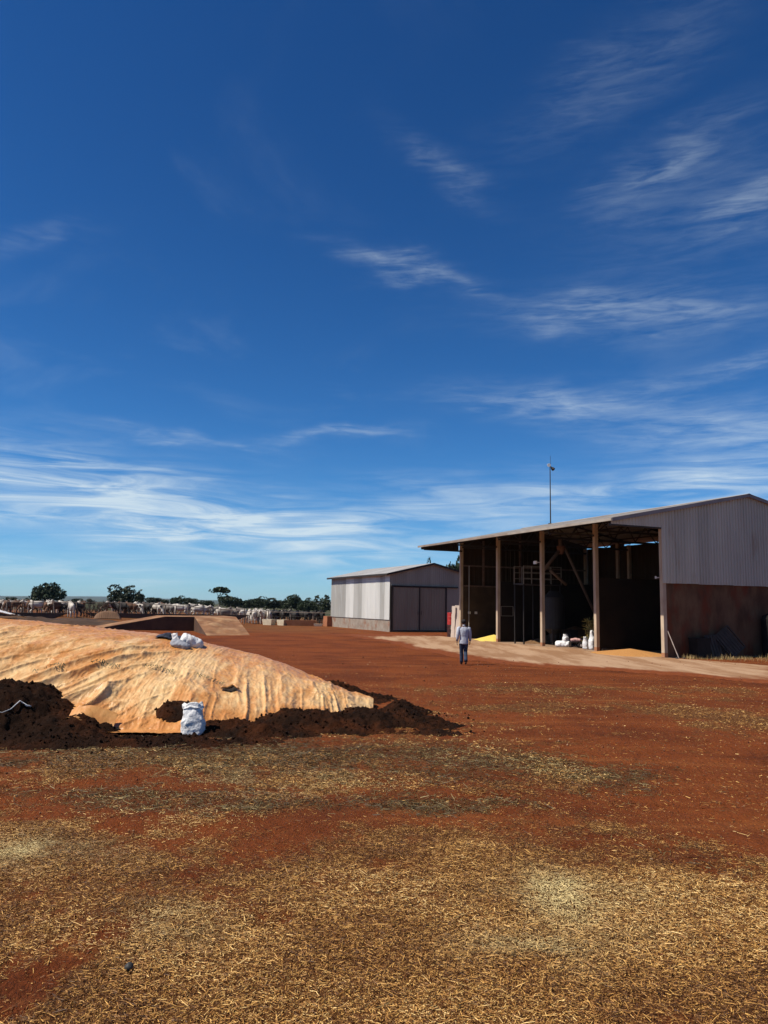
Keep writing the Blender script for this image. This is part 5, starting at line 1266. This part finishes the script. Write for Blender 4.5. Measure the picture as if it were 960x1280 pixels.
# ------------------------------------------------------------------ trees
def crown_mesh(name, lobes, n, leaf, seed, mat):
    g = np.random.default_rng(seed); V = []
    ws = np.array([l[3] * l[4] * l[5] for l in lobes]) ** .7; ws /= ws.sum()
    which = g.choice(len(lobes), n, p=ws); lb = np.array(lobes)[which]
    d = g.normal(size=(n, 3)); d /= np.linalg.norm(d, axis=1)[:, None]
    # bunch the leaves: displace lobes' surface by lumpy noise, keep most near the outside
    lump = .80 + .42 * vnoise(d[:, 0] * 2.6 + which * 3.1 + 9, d[:, 1] * 2.6 + d[:, 2] * 2.2 + 5, seed)
    r = lump * (.62 + .38 * g.random(n) ** .45)
    P = lb[:, :3] + d * lb[:, 3:6] * r[:, None]
    hole = vnoise(P[:, 0] * .9 + 50, P[:, 2] * .9 + P[:, 1] * .7 + 50, seed + 4) > .36
    P = P[hole]; n = len(P)
    a = g.normal(size=(n, 3)); a /= np.linalg.norm(a, axis=1)[:, None]; b_ = np.cross(a, g.normal(size=(n, 3))); b_ /= np.linalg.norm(b_, axis=1)[:, None]
    s_ = leaf * (.6 + .8 * g.random(n))[:, None]
    Vv = np.stack([P - a * s_ - b_ * s_ * .4, P + a * s_ * .2 - b_ * s_ * .7, P + a * s_, P + a * s_ * .1 + b_ * s_ * .6], 1).reshape(-1, 3)
    me = fast_mesh(name, Vv, np.arange(n * 4).reshape(-1, 4), False); me.materials.append(mat); return me
def trunk_mesh(h, r, limbs, seed):
    g = random.Random(seed); mb = MB()
    mb.tube([(0, 0, -.2), (.05, 0, h * .4), (0, .05, h)], [r * 1.25, r, r * .75], 9)
    for x, y, z in limbs: mb.tube([(0, .03, h * .8), (x * .5, y * .5, h + (z - h) * .45), (x, y, z)], [r * .6, r * .42, r * .16], 7)
    me = mb.mesh('trunk', True); me.materials.append(TRUNK); return me
def lobes_round(w_, h, z0, seed, n=11):
    g = random.Random(seed); L_ = [(0, 0, z0 + h * .48, w_ * .30, w_ * .30, h * .36)]
    for k in range(n):
        a = k / n * 6.28 + g.random(); rr = w_ * .30 * (.5 + .7 * g.random()); q = .6 + .7 * g.random(); L_.append((math.cos(a) * rr, math.sin(a) * rr, z0 + h * (.22 + .56 * g.random()), w_ * .22 * q, w_ * .22 * q, h * .22 * q))
    return L_
TREES = {}
def tree(kind, x, y, w_, h, label, group, z0f=.3, rz=0.0, mat=None, base=None):
    key = kind
    if key not in TREES:
        W_, H_ = 7.0, 6.0
        if kind == 'umbrella':
            lob = [(0, 0, 5.2, 2.6, 2.4, .55), (1.5, .3, 4.9, 1.6, 1.5, .5), (-1.6, 0, 5.0, 1.7, 1.5, .5), (.4, 0, 5.6, 1.8, 1.6, .4)]; cm = crown_mesh('crown', lob, 1500, .22, 3, LEAF); tm = trunk_mesh(3.2, .16, [(l[0] * .8, l[1] * .8, l[2]) for l in lob], 3)
        else:
            sd_ = {'round': 1, 'broad': 2, 'scrub': 4, 'oak': 6}[kind]; z0 = {'round': 1.3, 'broad': 1.0, 'scrub': .25, 'oak': .7}[kind]
            lob = lobes_round(W_, H_ - z0, z0, sd_); cm = crown_mesh('crown', lob, 3600, .25, sd_, LEAF if sd_ in (1, 6) else LEAF2); tm = trunk_mesh(z0 + 1.2, .24, [(l[0], l[1], l[2]) for l in lob[1:]], sd_)
        TREES[key] = (cm, tm)
    cm, tm = TREES[key]; r = empty('tree', (x, y, gzf(x, y) if base is None else base), rz); tag(r, label, 'tree', group); r.scale = (w_ / 7.0, w_ / 7.0, h / 6.0)
    link('crown', cm, None, r); link('trunk', tm, None, r)
GT = 'trees along the horizon'
def tpx(kind, px, y, wpx, top, label, rz):
    """tree at distance y whose crown is wpx wide and reaches 'top' pixels above its local horizon line"""
    x = px_at(px, y); z = gzf(x, y); tree(kind, x, y, 1.14 * wpx / 960 * y, CAM_H + top / 960 * y - z, label, GT, rz=rz)
tpx('round', 65, 150, 33, 25, 'solitary round dark tree standing over the left cattle herd', .4)
tpx('broad', 158, 155, 36, 20.5, 'dark tree with a small side lobe right of the solitary round tree', 1.2)
tpx('scrub', 178, 158, 16, 12, 'low bush at the right foot of the second tree from the left', 2.2)
tpx('scrub', 198, 210, 20, 6.5, 'low dark bush between the second tree and the ramp', 4.0)
tpx('oak', 226, 200, 18, 8.5, 'small dark tree above the ramp, left of two', .9)
tpx('scrub', 243, 200, 17, 6.5, 'small dark bush above the ramp, right of two', 2.6)
tpx('umbrella', 278, 170, 26, 20, 'thin flat-topped umbrella tree above the ramp', .3)
tpx('oak', 291, 160, 25, 11.5, 'round dark tree at the foot of the umbrella tree', 3.3)
tpx('scrub', 264, 180, 16, 3.5, 'low bush left of the umbrella tree', 5.0)
tpx('oak', 323, 160, 25, 9, 'dark tree above the white cattle row, first from the ramp', .2)
tpx('broad', 346, 165, 27, 7.5, 'broad low dark tree above the white troughs', 2.0)
tpx('round', 367, 155, 25, 14.5, 'tallest dark tree between the ramp and the store shed', 4.4)
tpx('oak', 385, 150, 20, 8.5, 'dark tree just right of the tallest tree by the store shed', 1.1)
tpx('broad', 407, 140, 23, 12, 'dark tree half hidden behind the store shed left corner', 3.0)
tpx('scrub', 18, 230, 14, 3.5, 'tiny distant bush on the horizon at the far left', 1.0)
tpx('oak', 572, 110, 34, 66, 'tree rising behind the store shed beside the canopy', .8)
tpx('oak', 541, 120, 12, 60, 'slender tree tip showing over the store shed ridge', 2.9)
tpx('broad', 592, 112, 26, 58, 'tree behind the store shed hidden by the canopy corner', 1.9)
for k, (p, y, w_, tp) in enumerate([(40, 260, 12, 2.5), (100, 240, 15, 3.2), (118, 250, 11, 2.2), (210, 230, 14, 4.0), (255, 220, 15, 3.0), (308, 190, 16, 4.5), (336, 200, 18, 4.5), (357, 210, 16, 5.5), (396, 180, 16, 5.0)]):
    tpx('scrub' if k % 2 else 'broad', p, y, w_, tp, 'tiny dark skyline bush, %s from the left of the scattered small bushes' % ['first', 'second', 'third', 'fourth', 'fifth', 'sixth', 'seventh', 'eighth', 'ninth'][k], k * 1.3)
# leafless shrubs by the pens
def bare_shrub(x, y, h, seed, label):
    g = random.Random(seed); r = empty('bare_shrub', (x, y, gzf(x, y))); tag(r, label, 'shrub', 'leafless shrubs beside the pens'); mb = MB()
    def br(p, d, l, rad, depth):
        q = p + d * l; mb.tube([p, p.lerp(q, .5) + Vector((g.uniform(-.04, .04), g.uniform(-.04, .04), 0)), q], [rad, rad * .8, rad * .55], 5)
        if depth > 0:
            for _ in range(3): br(p.lerp(q, g.uniform(.55, 1)), (d + Vector((g.uniform(-.7, .7), g.uniform(-.7, .7), g.uniform(-.1, .5)))).normalized(), l * g.uniform(.55, .8), rad * .55, depth - 1)
    for _ in range(5): br(Vector((g.uniform(-.4, .4), g.uniform(-.3, .3), -.05)), Vector((g.uniform(-.5, .5), g.uniform(-.4, .4), 1)).normalized(), h * .42, .045, 3)
    mb.build('branches', pm('dead_branch', (.09, .065, .05), (.06, .04, .03), 5, .9), r)
for k, (p, y, h, lb) in enumerate([(112, 76, 1.5, 'bare leafless shrub left of the pair beside the pens'), (122, 75, 2.2, 'taller leafless shrub in the clump beside the pens'), (134, 76, 1.9, 'bare shrub nearest the brown canvas stack')]): bare_shrub(px_at(p, y), y, h, 40 + k, lb)

# ------------------------------------------------------------------ far hills and the air
def hills():
    n = 260; x = np.linspace(-9000, 9000, n)
    for k, (y, h, sd_) in enumerate(((5200, 20, 5), (6800, 34, 9))):
        top = CAM_H + h + h * .55 * fbm(x / 1000, x * 0 + 2, .8, 4, sd_)
        rows = [(-600, 0.0), (-300, .55), (0, 1.0), (300, .9), (900, .0)]
        V = np.concatenate([np.stack([x, np.full(n, y + dy) + 60 * fbm(x / 500, x * 0 + dy, 1, 3, sd_), top * f - 3], 1) for dy, f in rows]); F = grid_faces(n, len(rows))
        tag(link('hills', fast_mesh('hills', V, F), pm('wooded_hill', (.030, .040, .018), (.055, .058, .026), .004, .95, detail=8)), kind='structure')
hills()
def haze():
    mb = MB(); mb.box((-9900, -70, -6), (9900, 9900, 90)); m = bpy.data.materials.new('thin_haze'); m.use_nodes = True; t = m.node_tree; t.nodes.clear()
    o = t.nodes.new('ShaderNodeOutputMaterial'); v = t.nodes.new('ShaderNodeVolumePrincipled'); v.inputs['Density'].default_value = 5e-5; v.inputs['Color'].default_value = (.55, .75, .95, 1); t.links.new(v.outputs[0], o.inputs['Volume'])
    tag(mb.build('haze', m), kind='stuff')
haze()
